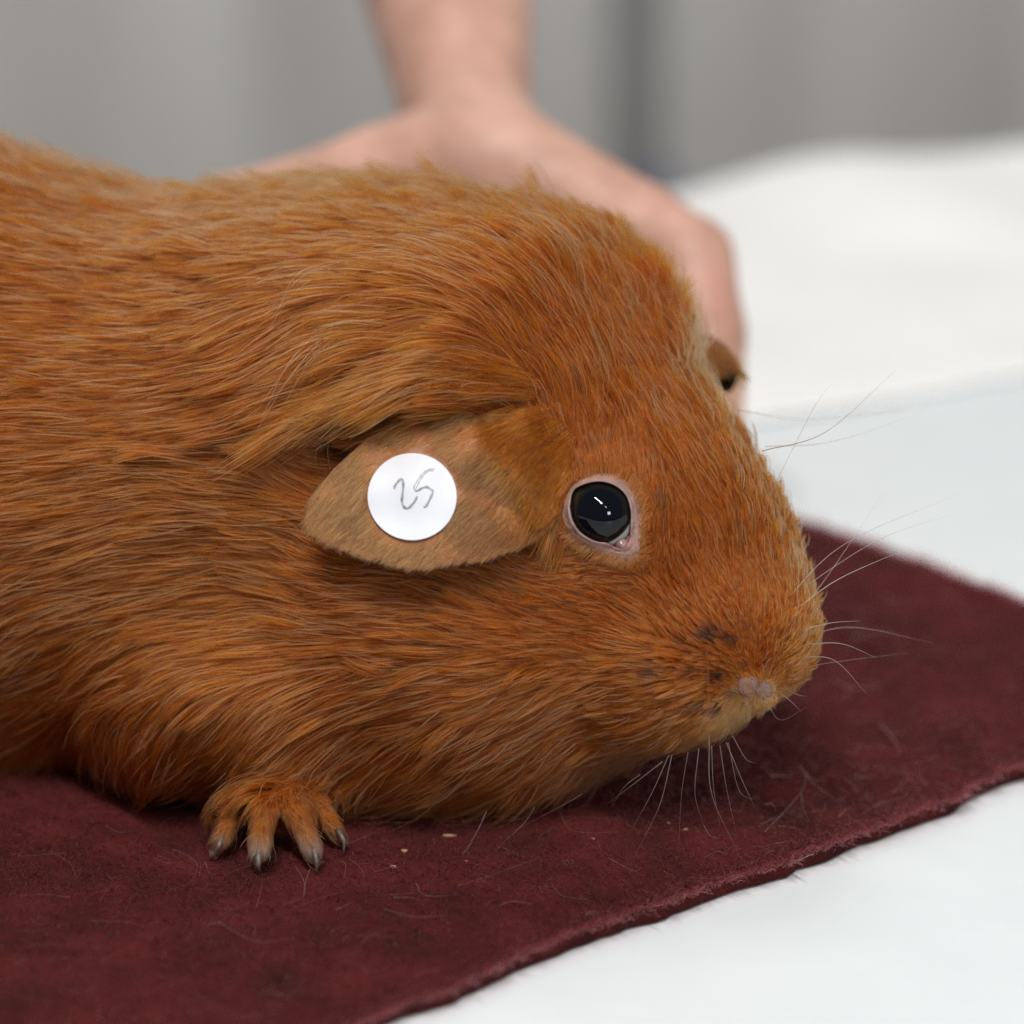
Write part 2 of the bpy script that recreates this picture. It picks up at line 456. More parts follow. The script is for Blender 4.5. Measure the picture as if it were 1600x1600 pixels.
for i in range(n):
    for j in range(n):
        a, b_ = t[i] * L, t[j] * L
        p = corner + f1 * a + f2 * b_
        p = p + f2 * w1[i] * math.exp(-b_ * 4) + f1 * w2[j] * math.exp(-a * 4)
        h = .003 * math.sin(a * 5.3 + b_ * 3) + .003 * math.sin(a * 2.1 - b_ * 7)
        vv.append((p[0], p[1], zt + h))
vv = np.array(vv); vv[:, 2] += vnoise(vv * [1, 1, 0], 14, 5) * .003 + vnoise(vv * [1, 1, 0], 60, 6) * .0012
loc = np.array([corner[0], corner[1], 0]); top = vv - loc
ff = [(i * n + j, i * n + j + 1, (i + 1) * n + j + 1, (i + 1) * n + j) for i in range(n - 1) for j in range(n - 1)]
# skirt down to the table
ring = [i * n for i in range(n)] + [(n - 1) * n + j for j in range(1, n)] + [i * n + n - 1 for i in range(n - 2, -1, -1)] + [j for j in range(n - 2, 0, -1)]
base = len(top); bot = top[ring].copy(); bot[:, 2] = .004
verts = np.vstack([top, bot]); m_ = len(ring)
ff += [(ring[k], ring[(k + 1) % m_], base + (k + 1) % m_, base + k) for k in range(m_)]
ff += [tuple(base + k for k in range(m_))]
felt = mesh_obj('felt', verts, ff, M_felt, mat_root)

def felt_fuzz(nf):
    r = np.random.default_rng(11)
    a = r.random(nf) * L; b_ = r.random(nf) * L
    k = nf // 14; a[:k] = r.random(k) * L; b_[:k] = np.abs(r.normal(0, .01, k)); b_[k:2 * k] = r.random(k) * L; a[k:2 * k] = np.abs(r.normal(0, .01, k))
    i = np.clip(a / L * (n - 1), 0, n - 1.01).astype(int); j = np.clip(b_ / L * (n - 1), 0, n - 1.01).astype(int)
    p = vv[i * n + j].copy(); p[:, :2] += r.normal(0, .008, (nf, 2)); p[:, 2] -= .003
    lp = to_local(p); px, py = to_px(lp); keep = (px > -150) & (px < 1750) & (py < 1750)
    p = p[keep]; m_ = len(p)
    K = 5; ang = r.random(m_) * 6.283; ln = .010 + .022 * r.random(m_) ** 2; cur = r.normal(0, 1.2, m_)
    pts = np.zeros((m_, K, 3)); pts[:, 0] = p
    for s in range(1, K):
        ang = ang + cur / K
        z = np.sin(np.pi * s / K) * .010 * r.random(m_)
        pts[:, s, :2] = pts[:, s - 1, :2] + np.stack([np.cos(ang), np.sin(ang)], -1) * (ln / (K - 1))[:, None]
        pts[:, s, 2] = p[:, 2] + z + .002
    rad = np.full((m_, K), .0007) * (1 - np.linspace(0, .6, K))
    sh = r.random((m_, 1)); tint = np.array([.105, .016, .019]) * (.3 + 1.2 * sh) + (r.random((m_, 1)) > .975) * .12
    return pts, rad, tint
pts, rad, tint = felt_fuzz(int(150000 * QUICK))
tag(hair_obj('felt_fuzz', pts - loc, rad, tint, M_fuzz, mat_root), kind='stuff')

# ================= guinea pig =================
pig = empty('guinea_pig', tuple(map(float, to_world(V(400, 1215, .4)) * [1, 1, 0] + [0, 0, zt])))
tag(pig, 'ginger brown guinea pig with drooping ear resting on the maroon mat', 'guinea pig')
PL = np.array(pig.location)
HS = .0105
vol, org = grid_sdf(pig_sdf, (-1.95, -.28, -.72), (.66, 1.22, .72), HS)
verts, quads = surface_nets(vol, org, HS)
px, py = to_px(verts)
BARE_EYE = [(872, 790), (884, 768), (903, 750), (935, 739), (972, 744), (996, 772), (1006, 803), (1008, 845), (1001, 884), (984, 888), (945, 868), (910, 852), (884, 832), (870, 808)]
NOSE = [(1151, 1064), (1164, 1056), (1181, 1066), (1202, 1068), (1200, 1084), (1184, 1100), (1170, 1096), (1156, 1082)]
col = np.tile(np.array([.16, .055, .018]), (len(verts), 1))
front = verts[:, 1] < .15
de = dist_poly(px, py, BARE_EYE); k = np.clip((8 - de) / 14, 0, 1) * front
col = col * (1 - k[:, None]) + np.array([.36, .20, .15]) * k[:, None]
dn = dist_poly(px, py, NOSE); k = np.clip((5 - dn) / 8, 0, 1) * front
col = col * (1 - k[:, None]) + np.array([.38, .20, .18]) * k[:, None]
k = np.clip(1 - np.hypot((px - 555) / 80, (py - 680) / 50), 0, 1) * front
col = col * (1 - k[:, None]) + np.array([.03, .013, .009]) * k[:, None]  # hollow behind the ear: its shade is put into the skin colour
body = mesh_obj('body', to_world(verts) - PL, quads, M_skin, pig, colors=col)

# ---- comb map: pixel, direction of the tips (degrees, 90 = up), length, lift in degrees ----
COMB = [
 (1240,900,104,.050,22),(1262,975,72,.035,30),(1245,1035,38,.032,30),(1195,1035,85,.030,28),(1150,1050,155,.030,26),(1150,1120,236,.040,18),
 (1190,1112,-62,.028,26),(1100,1170,234,.06,14),(1140,985,125,.032,34),(1185,950,98,.036,28),(1100,1020,166,.042,26),(1080,1070,196,.055,18),
 (1060,960,136,.045,22),(1000,950,158,.055,16),(1000,1050,187,.08,13),(1010,1130,208,.09,13),(900,1000,177,.09,11),(900,1100,198,.12,11),
 (900,1200,218,.13,14),(800,1150,206,.15,11),(800,930,171,.10,10),(700,930,176,.12,9),(700,1050,184,.14,9),(700,1200,214,.16,13),
 (600,950,178,.13,9),(600,1100,199,.16,10),(550,1220,222,.15,14),(480,1150,212,.15,12),(400,1000,195,.15,9),(450,900,168,.13,9),
 (490,850,150,.08,9),(440,740,148,.10,9),(470,690,160,.07,9),(400,820,170,.13,9),(300,850,187,.15,9),(200,900,192,.15,9),
 (300,1000,198,.15,10),(200,1050,214,.15,12),(250,1150,240,.13,16),(180,1190,255,.12,18),(330,1150,230,.13,14),(350,1215,242,.10,14),
 (50,700,188,.15,9),(100,500,183,.15,9),(200,400,181,.14,10),(300,320,177,.12,11),(350,600,178,.14,9),(330,760,172,.14,9),(0,1000,200,.15,10),(0,300,180,.14,10),(-300,700,186,.15,9),
 (450,300,176,.12,12),(450,420,190,.15,12),(450,520,212,.18,13),(390,540,205,.17,11),(420,630,204,.17,11),(600,300,171,.12,12),(600,400,177,.15,12),
 (600,480,189,.19,13),(560,560,212,.19,14),(650,560,201,.20,15),(600,615,208,.19,18),(700,600,195,.19,19),(750,580,186,.18,18),(800,600,172,.17,17),
 (820,560,152,.14,14),(720,450,164,.16,13),(800,400,146,.14,14),(800,480,150,.14,13),(860,520,136,.13,13),(860,600,128,.10,13),(870,670,118,.06,14),
 (700,350,162,.13,14),(800,320,148,.12,18),(900,360,130,.12,22),(950,450,122,.12,16),(1000,420,112,.11,32),(1060,470,102,.12,38),(1105,520,86,.11,38),(1140,600,98,.08,24),
 (1000,560,118,.12,13),(950,620,112,.10,14),(900,620,116,.09,13),(905,690,108,.05,16),(940,722,96,.042,20),(985,745,82,.045,18),(1020,800,88,.05,16),
 (1030,870,98,.045,18),(1050,700,113,.10,12),(1100,640,114,.11,13),(1100,750,111,.085,13),(1150,700,108,.09,17),(1130,850,107,.06,17),(1200,790,103,.06,22),(1230,850,100,.052,24),
 (1070,890,122,.05,18),(960,890,172,.05,14),(900,870,186,.06,11),(860,840,190,.07,10)]
CM = np.array(COMB, float)
def comb(px, py):
    """angle, length, lift by normalised inverse-distance weights"""
    A_, L_, F_ = np.zeros(len(px)), np.zeros(len(px)), np.zeros(len(px))
    cs = np.exp(1j * np.radians(CM[:, 2]))
    for i0 in range(0, len(px), 40000):
        sl = slice(i0, i0 + 40000)
        d2 = (px[sl, None] - CM[:, 0]) ** 2 + (py[sl, None] - CM[:, 1]) ** 2
        w = 1 / (d2 + 350) ** 2.0; w /= w.sum(1, keepdims=True)
        A_[sl] = np.angle(w @ cs); L_[sl] = w @ CM[:, 3]; F_[sl] = w @ CM[:, 4]
    return A_, L_, F_

EAR = [(490, 795), (500, 762), (520, 735), (548, 708), (580, 682), (620, 655), (665, 637), (715, 625), (765, 620), (815, 630), (858, 652), (884, 685), (892, 725), (888, 765), (874, 800),
       (850, 826), (815, 847), (775, 861), (730, 869), (690, 877), (655, 878), (615, 870), (580, 860), (545, 842), (515, 818)]
EARW = np.array([(490, 795, -.050), (530, 730, -.020), (600, 670, .000), (680, 630, .012), (780, 620, .014), (870, 670, .014), (888, 750, -.014), (868, 815, -.044),
                 (775, 860, -.094), (690, 876, -.100), (600, 865, -.092), (530, 830, -.070), (650, 770, -.082), (720, 720, -.062), (800, 740, -.070), (820, 680, -.034), (580, 770, -.072), (740, 800, -.088)])
def ear_w(px, py):
    d2 = (np.asarray(px)[..., None] - EARW[:, 0]) ** 2 + (np.asarray(py)[..., None] - EARW[:, 1]) ** 2
    w = 1 / (d2 + 900) ** 1.5
    return (w * EARW[:, 2]).sum(-1) / w.sum(-1)

def grow(root, nrm, px, py, seed, K=7, field=comb, lenmul=1.0, push=True, sink=.006):
    r = np.random.default_rng(seed); n_ = len(root)
    _, Ln, Lf = field(px, py)
    Ln = Ln * .84 * lenmul * (.62 + .5 * r.random(n_)) * (1 + .18 * vnoise(root, 9, 21) + .15 * vnoise(root, 34, 22))
    Lf = np.radians(Lf) * (1 + .35 * vnoise(root, 22, 23)) * (.7 + .6 * r.random(n_))
    w1 = vnoise(root, 6, 31) * .17 + vnoise(root, 26, 32) * .12 + r.normal(0, .08, n_)
    fly = r.random(n_) < .03
    Lf = np.where(fly, Lf * 1.7 + .06, Lf); Ln = np.where(fly, Ln * 1.25, Ln); w1 = np.where(fly, w1 * 1.3 + r.normal(0, .15, n_), w1)
    curl = r.normal(0, .08, n_)
    pts = np.zeros((n_, K, 3)); p = root - nrm * sink; pts[:, 0] = p
    seg = (Ln / (K - 1))[:, None]; prev = None
    for s in range(1, K):
        qx, qy = to_px(p)
        A_, _, _ = field(qx, qy)
        A_ = A_ + w1 + curl * s / K
        d = np.stack([np.cos(A_), np.zeros(n_), np.sin(A_)], -1)
        if push and s > 1:
            e = .006; nn = np.stack([trilerp(vol, org, HS, p + dv) - trilerp(vol, org, HS, p - dv) for dv in np.eye(3) * e * 2], -1)
            nn /= np.linalg.norm(nn, axis=1, keepdims=True) + 1e-9
        else: nn = nrm
        d = d - nn * (d * nn).sum(1, keepdims=True); d /= np.linalg.norm(d, axis=1, keepdims=True) + 1e-6
        lift = Lf * (1.9 - 1.5 * s / (K - 1))
        d = d * np.cos(lift)[:, None] + nn * np.sin(lift)[:, None]
        if prev is not None: d = .6 * d + .4 * prev; d /= np.linalg.norm(d, axis=1, keepdims=True)
        prev = d; p = p + d * seg; pts[:, s] = p
    return pts, Ln, fly
def clump(pts, every, amount, power, maxd, seed):
    r = np.random.default_rng(seed); n_, K, _ = pts.shape
    g = r.choice(n_, max(2, n_ // every), replace=False)
    kd = kdtree.KDTree(len(g))
    for a, i in enumerate(g): kd.insert(pts[i, 0], a)
    kd.balance()
    idx = np.empty(n_, int); dd = np.empty(n_)
    for i in range(n_):
        _, a, dist = kd.find(pts[i, 0]); idx[i] = g[a]; dd[i] = dist
    amt = amount * (.4 + .9 * r.random(n_)) * (dd < maxd)
    s = np.linspace(0, 1, K) ** power
    return pts + (pts[idx] - pts) * (amt[:, None] * s)[..., None]

FUR0 = np.array([.29, .066, .0058])
def fur_tint(root, px, py, seed, fly):
    r = np.random.default_rng(seed); n_ = len(root)
    c = np.tile(FUR0, (n_, 1))
    n1 = vnoise(root, 5, 41); n2 = vnoise(root, 18, 42)
    red = np.clip(.35 * n1 + .30 * n2 + .25 * r.normal(size=n_), -1, 1)[:, None]
    c = c * (1 + red * np.array([.02, -.14, -.28]))                     # redder or yellower
    c = c * (1 + .28 * r.normal(size=n_)[:, None].clip(-1.8, 2.2))
    dark = (r.random(n_) < .16)[:, None]; c = np.where(dark, c * .35, c)
    pale = (r.random(n_) < .025)[:, None] | fly[:, None]; c = np.where(pale, c * .6 + np.array([.20, .085, .035]), c)
    def blend(c, k, tgt): k = np.clip(k, 0, 1)[:, None]; return c * (1 - k) + np.array(tgt) * k * (.8 + .4 * r.random((n_, 1)))
    f = root[:, 1] < .3
    dmouth = np.hypot((px - 1185) / 70, (py - 1120) / 38)
    c = blend(c, (1.25 - dmouth) * .9 * f, (.60, .27, .085))  # cream mouth fur, its tint also raised for the low front light
    dch = dist_poly(px, py, [(880, 1270), (1200, 1080), (1210, 1200), (900, 1320)])
    c = blend(c, (25 - dch) / 90 * f, (.46, .16, .032))  # chin and throat tinted lighter, low front light painted in
    c = blend(c, (30 - dist_poly(px, py, [(400, 260), (560, 265), (800, 300), (700, 330), (300, 300)])) / 90 * .5, (.26, .10, .02))   # olive along the neck
    for x, y, rr, a in ((1120, 1000, 17, .9), (1148, 1008, 12, .85), (1132, 1058, 11, .95), (1130, 1098, 9, .95), (1050, 1048, 13, .85), (1105, 1095, 10, .85), (1080, 1010, 9, .6), (1098, 1050, 8, .6), (1150, 1085, 7, .6), (1000, 1085, 10, .5), (965, 1115, 9, .5), (1033, 1040, 9, .5), (1168, 990, 8, .4), (1068, 1080, 8, .5), (1032, 800, 11, .6), (1035, 812, 9, .5)):
        c = blend(c, a * 1.6 * (1 - np.hypot((px - x) / (1.5 * rr), (py - y) / rr)) * f, (.045, .022, .012))       # dark whisker roots
    lo = (py > 1215) & (px > 300) & (px < 560) & f
    c = blend(c, lo * (py - 1288) / 34 * .9, (.30, .21, .15))         # greyish toes
    return np.clip(c, .004, .95)

# roots spread over the body
tri = np.concatenate([quads[:, [0, 1, 2]], quads[:, [0, 2, 3]]])
P0, P1, P2 = verts[tri[:, 0]], verts[tri[:, 1]], verts[tri[:, 2]]
cr = np.cross(P1 - P0, P2 - P0); ar = np.linalg.norm(cr, axis=1) / 2
cen = (P0 + P1 + P2) / 3; cx, cy = to_px(cen)
e = .01; nr = np.stack([trilerp(vol, org, HS, cen + dv) - trilerp(vol, org, HS, cen - dv) for dv in np.eye(3) * e], -1); nr /= np.linalg.norm(nr, axis=1, keepdims=True) + 1e-9
_, Lc, _ = comb(cx, cy)
wt = ar * np.clip(.12 / Lc, .7, 3.4)
wt *= np.where(nr[:, 1] > .35, .28, 1.0)
wt *= np.where(cx < -60, .35, 1.0)
zc = H0 + cen[:, 2] * CP - cen[:, 1] * SP
wt *= (zc > .055)
fr = cen[:, 1] < .2
paw = (cy > 1212) & (cx > 315) & (cx < 550) & fr & (zc < .30)
wt *= np.where(paw, 1.8, 1)
dE = dist_poly(cx, cy, BARE_EYE); dN = dist_poly(cx, cy, NOSE)
wt *= np.where(fr & (dE < -15), .0, 1); wt *= np.where(fr & (dE < 8) & (dE >= -15), .6, 1)
wt *= np.where(fr & (dN < 0), .25, 1)
wt *= np.where(fr & (dist_poly(cx, cy, EAR) < -26) & (cx < 835), 0.0, 1)
hol = np.hypot((cx - 555) / 75, (cy - 683) / 34) < 1
wt *= np.where(hol & fr, .10, 1)
wt *= np.where(fr & ((np.hypot((cx - 887) / 11, (cy - 660) / 48) < 1) | (np.hypot((cx - 933) / 7, (cy - 688) / 22) < 1)), .35, 1)
NB = int(500000 * QUICK)
sel = rng.choice(len(tri), NB, p=wt / wt.sum())
u = rng.random((NB, 2)); fl = u.sum(1) > 1; u[fl] = 1 - u[fl]
root = P0[sel] + (P1 - P0)[sel] * u[:, :1] + (P2 - P0)[sel] * u[:, 1:]
nrm = nr[sel]; rx, ry = to_px(root)
isp = paw[sel] & (rng.random(NB) < np.clip((ry - 1212) / 34, 0, 1))
# toes: comb towards the tips
def toe_field(px, py):
    A_, L_, F_ = comb(px, py)
    best = np.full(len(px), 1e9); a2 = np.zeros(len(px))
    for a, b_, c, *_r in TOES:
        for p, q in ((a, b_), (b_, c)):
            p = np.array(p[:2], float); q = np.array(q[:2], float); ab = q - p
            t_ = np.clip(((px - p[0]) * ab[0] + (py - p[1]) * ab[1]) / (ab @ ab), 0, 1)
            d_ = np.hypot(px - p[0] - t_ * ab[0], py - p[1] - t_ * ab[1])
            m_ = d_ < best; best = np.where(m_, d_, best); a2 = np.where(m_, math.atan2(-ab[1], ab[0]), a2)
    return a2, np.where(py > 1290, .034, .026), np.full(len(px), 9.0)
dEr = dist_poly(rx, ry, BARE_EYE); lm = np.where(root[:, 1] < .15, np.clip((dEr + 20) / 34, .25, 1), 1.0)
b_pts, b_len, b_fly = grow(root[~isp], nrm[~isp], rx[~isp], ry[~isp], 101, lenmul=lm[~isp])
b_pts = clump(b_pts, 20, .66, 1.2, .05, 5)
b_pts = clump(b_pts, 200, .22, 1.5, .12, 6)
p_pts, p_len, p_fly = grow(root[isp], nrm[isp], rx[isp], ry[isp], 102, field=toe_field, sink=.001)
allp = np.concatenate([b_pts, p_pts]); lens = np.concatenate([b_len, p_len]); fly = np.concatenate([b_fly, p_fly])
rt = np.concatenate([root[~isp], root[isp]]); tx = np.concatenate([rx[~isp], rx[isp]]); ty = np.concatenate([ry[~isp], ry[isp]])
zz = H0 + allp[..., 2] * CP - allp[..., 1] * SP                   # nothing sinks into the mat
lowz = np.clip(zt + .006 - zz, 0, None); allp[..., 2] += lowz * CP; allp[..., 1] -= lowz * SP
tint = fur_tint(rt, tx, ty, 55, fly)
K = allp.shape[1]; prof = np.array([1, 1, .97, .9, .78, .58, .2])
base_r = np.interp(lens, [.02, .06, .15, .22], [.00080, .00086, .00100, .00105]) * (.75 + .5 * rng.random(len(lens)))
rad = base_r[:, None] * prof
tag(hair_obj('fur', to_world(allp) - PL, rad, tint, M_fur, pig), kind='stuff')

def surf_w(px, py):
    """depth of the body's front surface along the sight line"""
    res = np.full(len(px), np.nan); ws = np.arange(-.2, .2, .004)
    for w_ in ws:
        s_ = (D + w_) / D; q = np.stack([(px - 800) / 1000 * s_, np.full(len(px), w_), (800 - py) / 1000 * s_], -1)
        v_ = trilerp(vol, org, HS, q); h_ = (v_ < 0) & np.isnan(res); res[h_] = w_ + np.clip(v_[h_], -.004, 0)
    return np.nan_to_num(res, nan=.05)

# ---- near ear ----
def ear_mesh(outline, wfun, rings, thick, flare):
    o = spline(outline + [outline[0]], 97)[:-1]; c = o.mean(0); v = []; nb_ = len(o)
    for side in (0, 1):
        for k in range(rings + 1):
            s = (k / rings) ** .8 if k else 0
            for i in range(nb_):
                p = c + (o[i] - c) * s
                v.append((*p, side, s))
    v = np.array(v)
    w = wfun(v[:, 0], v[:, 1]) + v[:, 2] * thick * np.sqrt(np.clip(1 - v[:, 3] ** 6, 0, 1)) + flare * v[:, 3] ** 5
    f = []
    R1 = (rings + 1) * nb_
    for side in (0, 1):
        for k in range(rings):
            for i in range(nb_):
                a = side * R1 + k * nb_ + i; b__ = side * R1 + k * nb_ + (i + 1) % nb_
                q = (a, b__, b__ + nb_, a + nb_); f.append(q if side == 0 else q[::-1])
    for i in range(nb_):
        a = rings * nb_ + i; b__ = rings * nb_ + (i + 1) % nb_; f.append((a, b__, b__ + R1, a + R1))
    return v, w, f
ev, ew, ef = ear_mesh(EAR, ear_w, 26, .020, .004)
eloc = np.stack([V(a, b_, c) for (a, b_), c in zip(ev[:, :2], ew)])
ex, ey = ev[:, 0], ev[:, 1]
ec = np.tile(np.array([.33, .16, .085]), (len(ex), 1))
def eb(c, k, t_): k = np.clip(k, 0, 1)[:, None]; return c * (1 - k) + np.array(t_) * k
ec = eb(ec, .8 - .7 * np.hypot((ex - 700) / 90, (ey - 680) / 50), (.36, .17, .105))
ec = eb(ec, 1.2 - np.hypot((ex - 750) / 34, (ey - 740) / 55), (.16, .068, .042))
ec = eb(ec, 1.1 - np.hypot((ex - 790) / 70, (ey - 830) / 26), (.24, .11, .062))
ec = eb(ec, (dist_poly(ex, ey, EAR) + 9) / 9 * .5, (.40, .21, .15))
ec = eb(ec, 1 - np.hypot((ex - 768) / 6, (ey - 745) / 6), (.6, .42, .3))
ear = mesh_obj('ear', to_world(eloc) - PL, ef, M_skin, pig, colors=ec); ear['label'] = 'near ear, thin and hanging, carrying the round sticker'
ECOMB = np.array([(860, 690, 222, .05, 14), (800, 700, 230, .06, 12), (835, 780, 252, .05, 12), (765, 720, 226, .05, 10), (700, 680, 214, .06, 10), (620, 690, 220, .065, 10), (560, 740, 226, .055, 10),
    (515, 780, 228, .045, 12), (600, 855, 214, .03, 12), (700, 865, 226, .028, 14), (790, 850, 228, .028, 14), (850, 820, 236, .032, 13), (880, 740, 250, .055, 14), (780, 640, 205, .07, 12)], float)
def ear_field(px, py):
    d2 = (px[:, None] - ECOMB[:, 0]) ** 2 + (py[:, None] - ECOMB[:, 1]) ** 2
    w = 1 / (d2 + 400) ** 1.6; w /= w.sum(1, keepdims=True)
    return np.angle(w @ np.exp(1j * np.radians(ECOMB[:, 2]))), w @ ECOMB[:, 3], w @ ECOMB[:, 4]
NE = int(42000 * QUICK); r = np.random.default_rng(9)
ex = r.uniform(485, 895, NE * 3); ey = r.uniform(618, 880, NE * 3)
dens = (1 - .5 * np.exp(-(((ex - 735) / 55) ** 2 + ((ey - 735) / 50) ** 2) ** 1.5) - .25 * np.exp(-(((ex - 670) / 50) ** 2 + ((ey - 670) / 26) ** 2))) * (.72 + .28 * np.clip((ex - 700) / 100, 0, 1))
ok = inside_poly(ex, ey, EAR) & (np.hypot(ex - 644, ey - 776) > 69) & (r.random(NE * 3) < dens)
ex, ey = ex[ok], ey[ok]
er = np.stack([V(a, b_, c - .002) for a, b_, c in zip(ex, ey, ear_w(ex, ey))])
en_ = np.tile(np.array([0., -1., 0.]), (len(er), 1))
K = 6
e_pts, e_len, e_fly = grow(er, en_, ex, ey, 103, K=K, field=ear_field, push=False, sink=.0015)
e_pts = clump(e_pts, 10, .3, 1.3, .04, 8)
# keep the hairs off the sticker
qx, qy = to_px(e_pts.reshape(-1, 3)); hit = (np.hypot(qx - 644, qy - 776) < 69.5).reshape(len(er), K).any(1)
e_pts, e_fly, e_len, ex, ey, er = e_pts[~hit], e_fly[~hit], e_len[~hit], ex[~hit], ey[~hit], er[~hit]
et = np.tile(np.array([.38, .155, .056]), (len(er), 1)) * (1 + .22 * r.normal(size=(len(er), 1)).clip(-1.6, 1.8))
kk = np.clip((ex - 790) / 80, 0, 1)[:, None] * .7; et = et * (1 - kk) + np.array([.36, .10, .018]) * kk
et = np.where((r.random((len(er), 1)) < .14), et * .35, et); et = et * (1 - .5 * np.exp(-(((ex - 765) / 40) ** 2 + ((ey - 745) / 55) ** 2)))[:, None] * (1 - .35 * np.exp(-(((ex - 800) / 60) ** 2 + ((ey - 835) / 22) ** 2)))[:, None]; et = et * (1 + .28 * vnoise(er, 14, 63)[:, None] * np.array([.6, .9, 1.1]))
er_ = (.00052 * (.75 + .5 * r.random(len(er))))[:, None] * np.array([1, 1, .95, .85, .6, .2])
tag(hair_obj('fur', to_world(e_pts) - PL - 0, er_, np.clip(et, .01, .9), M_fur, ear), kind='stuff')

# tuft growing over the root of the ear and crest hair falling over its upper edge
def overlay(poly, count, angf, length, lift, seed, tmul, rad0, K=7, vary=.3, every=14, amt=.5, gap=.012):
    r = np.random.default_rng(seed); xs = [p[0] for p in poly]; ys = [p[1] for p in poly]
    x = r.uniform(min(xs), max(xs), count * 4); y = r.uniform(min(ys), max(ys), count * 4)
    ok = inside_poly(x, y, poly); x, y = x[ok][:count], y[ok][:count]
    w_ = np.minimum(surf_w(x, y), np.where(inside_poly(x, y, EAR), ear_w(x, y), 1.))
    s_ = (D + w_) / D; rt_ = np.stack([(x - 800) / 1000 * s_, w_ + .004, (800 - y) / 1000 * s_], -1)
    f = lambda px, py: (np.radians(angf(px, py)), np.full(len(px), length), np.full(len(px), float(lift)))
    p, l_, fl_ = grow(rt_, np.tile(np.array([0., -1., 0.]), (len(rt_), 1)), x, y, seed, K=K, field=f, push=False, lenmul=1 - vary + 2 * vary * r.random(len(x)))
    qx, qy = to_px(p.reshape(-1, 3)); qw = np.minimum(surf_w(qx, qy), np.where(inside_poly(qx, qy, EAR), ear_w(qx, qy), 1.)).reshape(len(p), K)
    lim = qw - .004 - gap * np.linspace(0, 1, K); p[..., 1] = np.where(np.arange(K) > 0, np.minimum(p[..., 1], lim), p[..., 1])
    p = clump(p, every, amt, 1.2, .05, seed)
    pr = np.array([1, 1, .97, .9, .78, .58, .2])
    return p, (rad0 * (.75 + .5 * r.random(len(p))))[:, None] * pr, fur_tint(rt_, x, y, seed + 1, fl_) * np.array(tmul)
o1 = overlay([(806, 628), (862, 634), (905, 680), (912, 750), (896, 806), (866, 812), (856, 760), (842, 700), (812, 662)], int(7000 * QUICK), lambda px, py: 212 + np.clip((py - 640) / 150, 0, 1) * 38, .080, 9, 301, (1.15, 1.35, 1.7), .00075, vary=.65, every=10, amt=.35)
o2 = overlay([(520, 615), (580, 572), (680, 548), (790, 552), (865, 600), (850, 630), (760, 604), (680, 600), (600, 618), (540, 640)], int(11000 * QUICK), lambda px, py: 208 - np.clip((px - 660) / 180, 0, 1) * 30, .18, 14, 302, (1.1, 1.2, 1.2), .00092, vary=.35, every=28, amt=.5, gap=.040)
op = [np.concatenate([a, b_]) for a, b_ in zip(o1, o2)]
tag(hair_obj('ear_tuft', to_world(op[0]) - PL, op[1], np.clip(op[2], .004, .9), M_fur, pig), kind='stuff')

# ---- far ear, its tip showing past the brow ----
FE = [(1062, 525), (1096, 520), (1122, 530), (1142, 548), (1152, 572), (1151, 596), (1139, 613), (1122, 608), (1108, 592), (1085, 580), (1060, 570)]
fw0 = .46
def fe_w(px, py):
    k = np.clip(1.15 - np.hypot((px - 1134) / 22, (py - 590) / 24), 0, 1)
    return fw0 + .07 * k ** 1 - .04 * np.clip((1120 - px) / 60, -.5, 1) * 0
fv, fw_, ff_ = ear_mesh(FE, fe_w, 16, .018, .0)
floc = np.stack([V(a, b_, c) for (a, b_), c in zip(fv[:, :2], fw_)])
fx, fy = fv[:, 0], fv[:, 1]
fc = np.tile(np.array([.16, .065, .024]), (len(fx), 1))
fc = eb(fc, (1.25 - np.hypot((fx - 1129) / 23, (fy - 592) / 24)) * 3 * (fv[:, 2] == 0), (.035, .016, .012))  # dark skin of the cup with its shade painted in
far = mesh_obj('ear', to_world(floc) - PL, ff_, M_skin, pig, colors=fc); far['label'] = 'far ear, only its dark cupped tip showing past the brow'
r = np.random.default_rng(19); m_ = 2600
hx = r.uniform(1060, 1160, m_ * 2); hy = r.uniform(495, 616, m_ * 2)
ok = inside_poly(hx, hy, FE) & ((np.hypot((hx - 1129) / 24, (hy - 592) / 24) > 1.0) | (r.random(m_ * 2) < .05)); hx, hy = hx[ok], hy[ok]
hr = np.stack([V(a, b_, c - .002) for a, b_, c in zip(hx, hy, fe_w(hx, hy))])
ffield = lambda px, py: (np.radians(np.full(len(px), -52.)) , np.full(len(px), .035), np.full(len(px), 12.))
h_pts, h_len, h_fly = grow(hr, np.tile(np.array([0., -1., 0.]), (len(hr), 1)), hx, hy, 104, K=6, field=ffield, push=False)
ht = np.tile(np.array([.22, .075, .018]), (len(hr), 1)) * (1 + .2 * r.normal(size=(len(hr), 1)).clip(-1.5, 1.5))
tag(hair_obj('fur', to_world(h_pts) - PL, np.full((len(hr), 1), .001) * np.array([1, 1, .95, .85, .6, .2]), np.clip(ht, .01, .9), M_fur, far), kind='stuff')

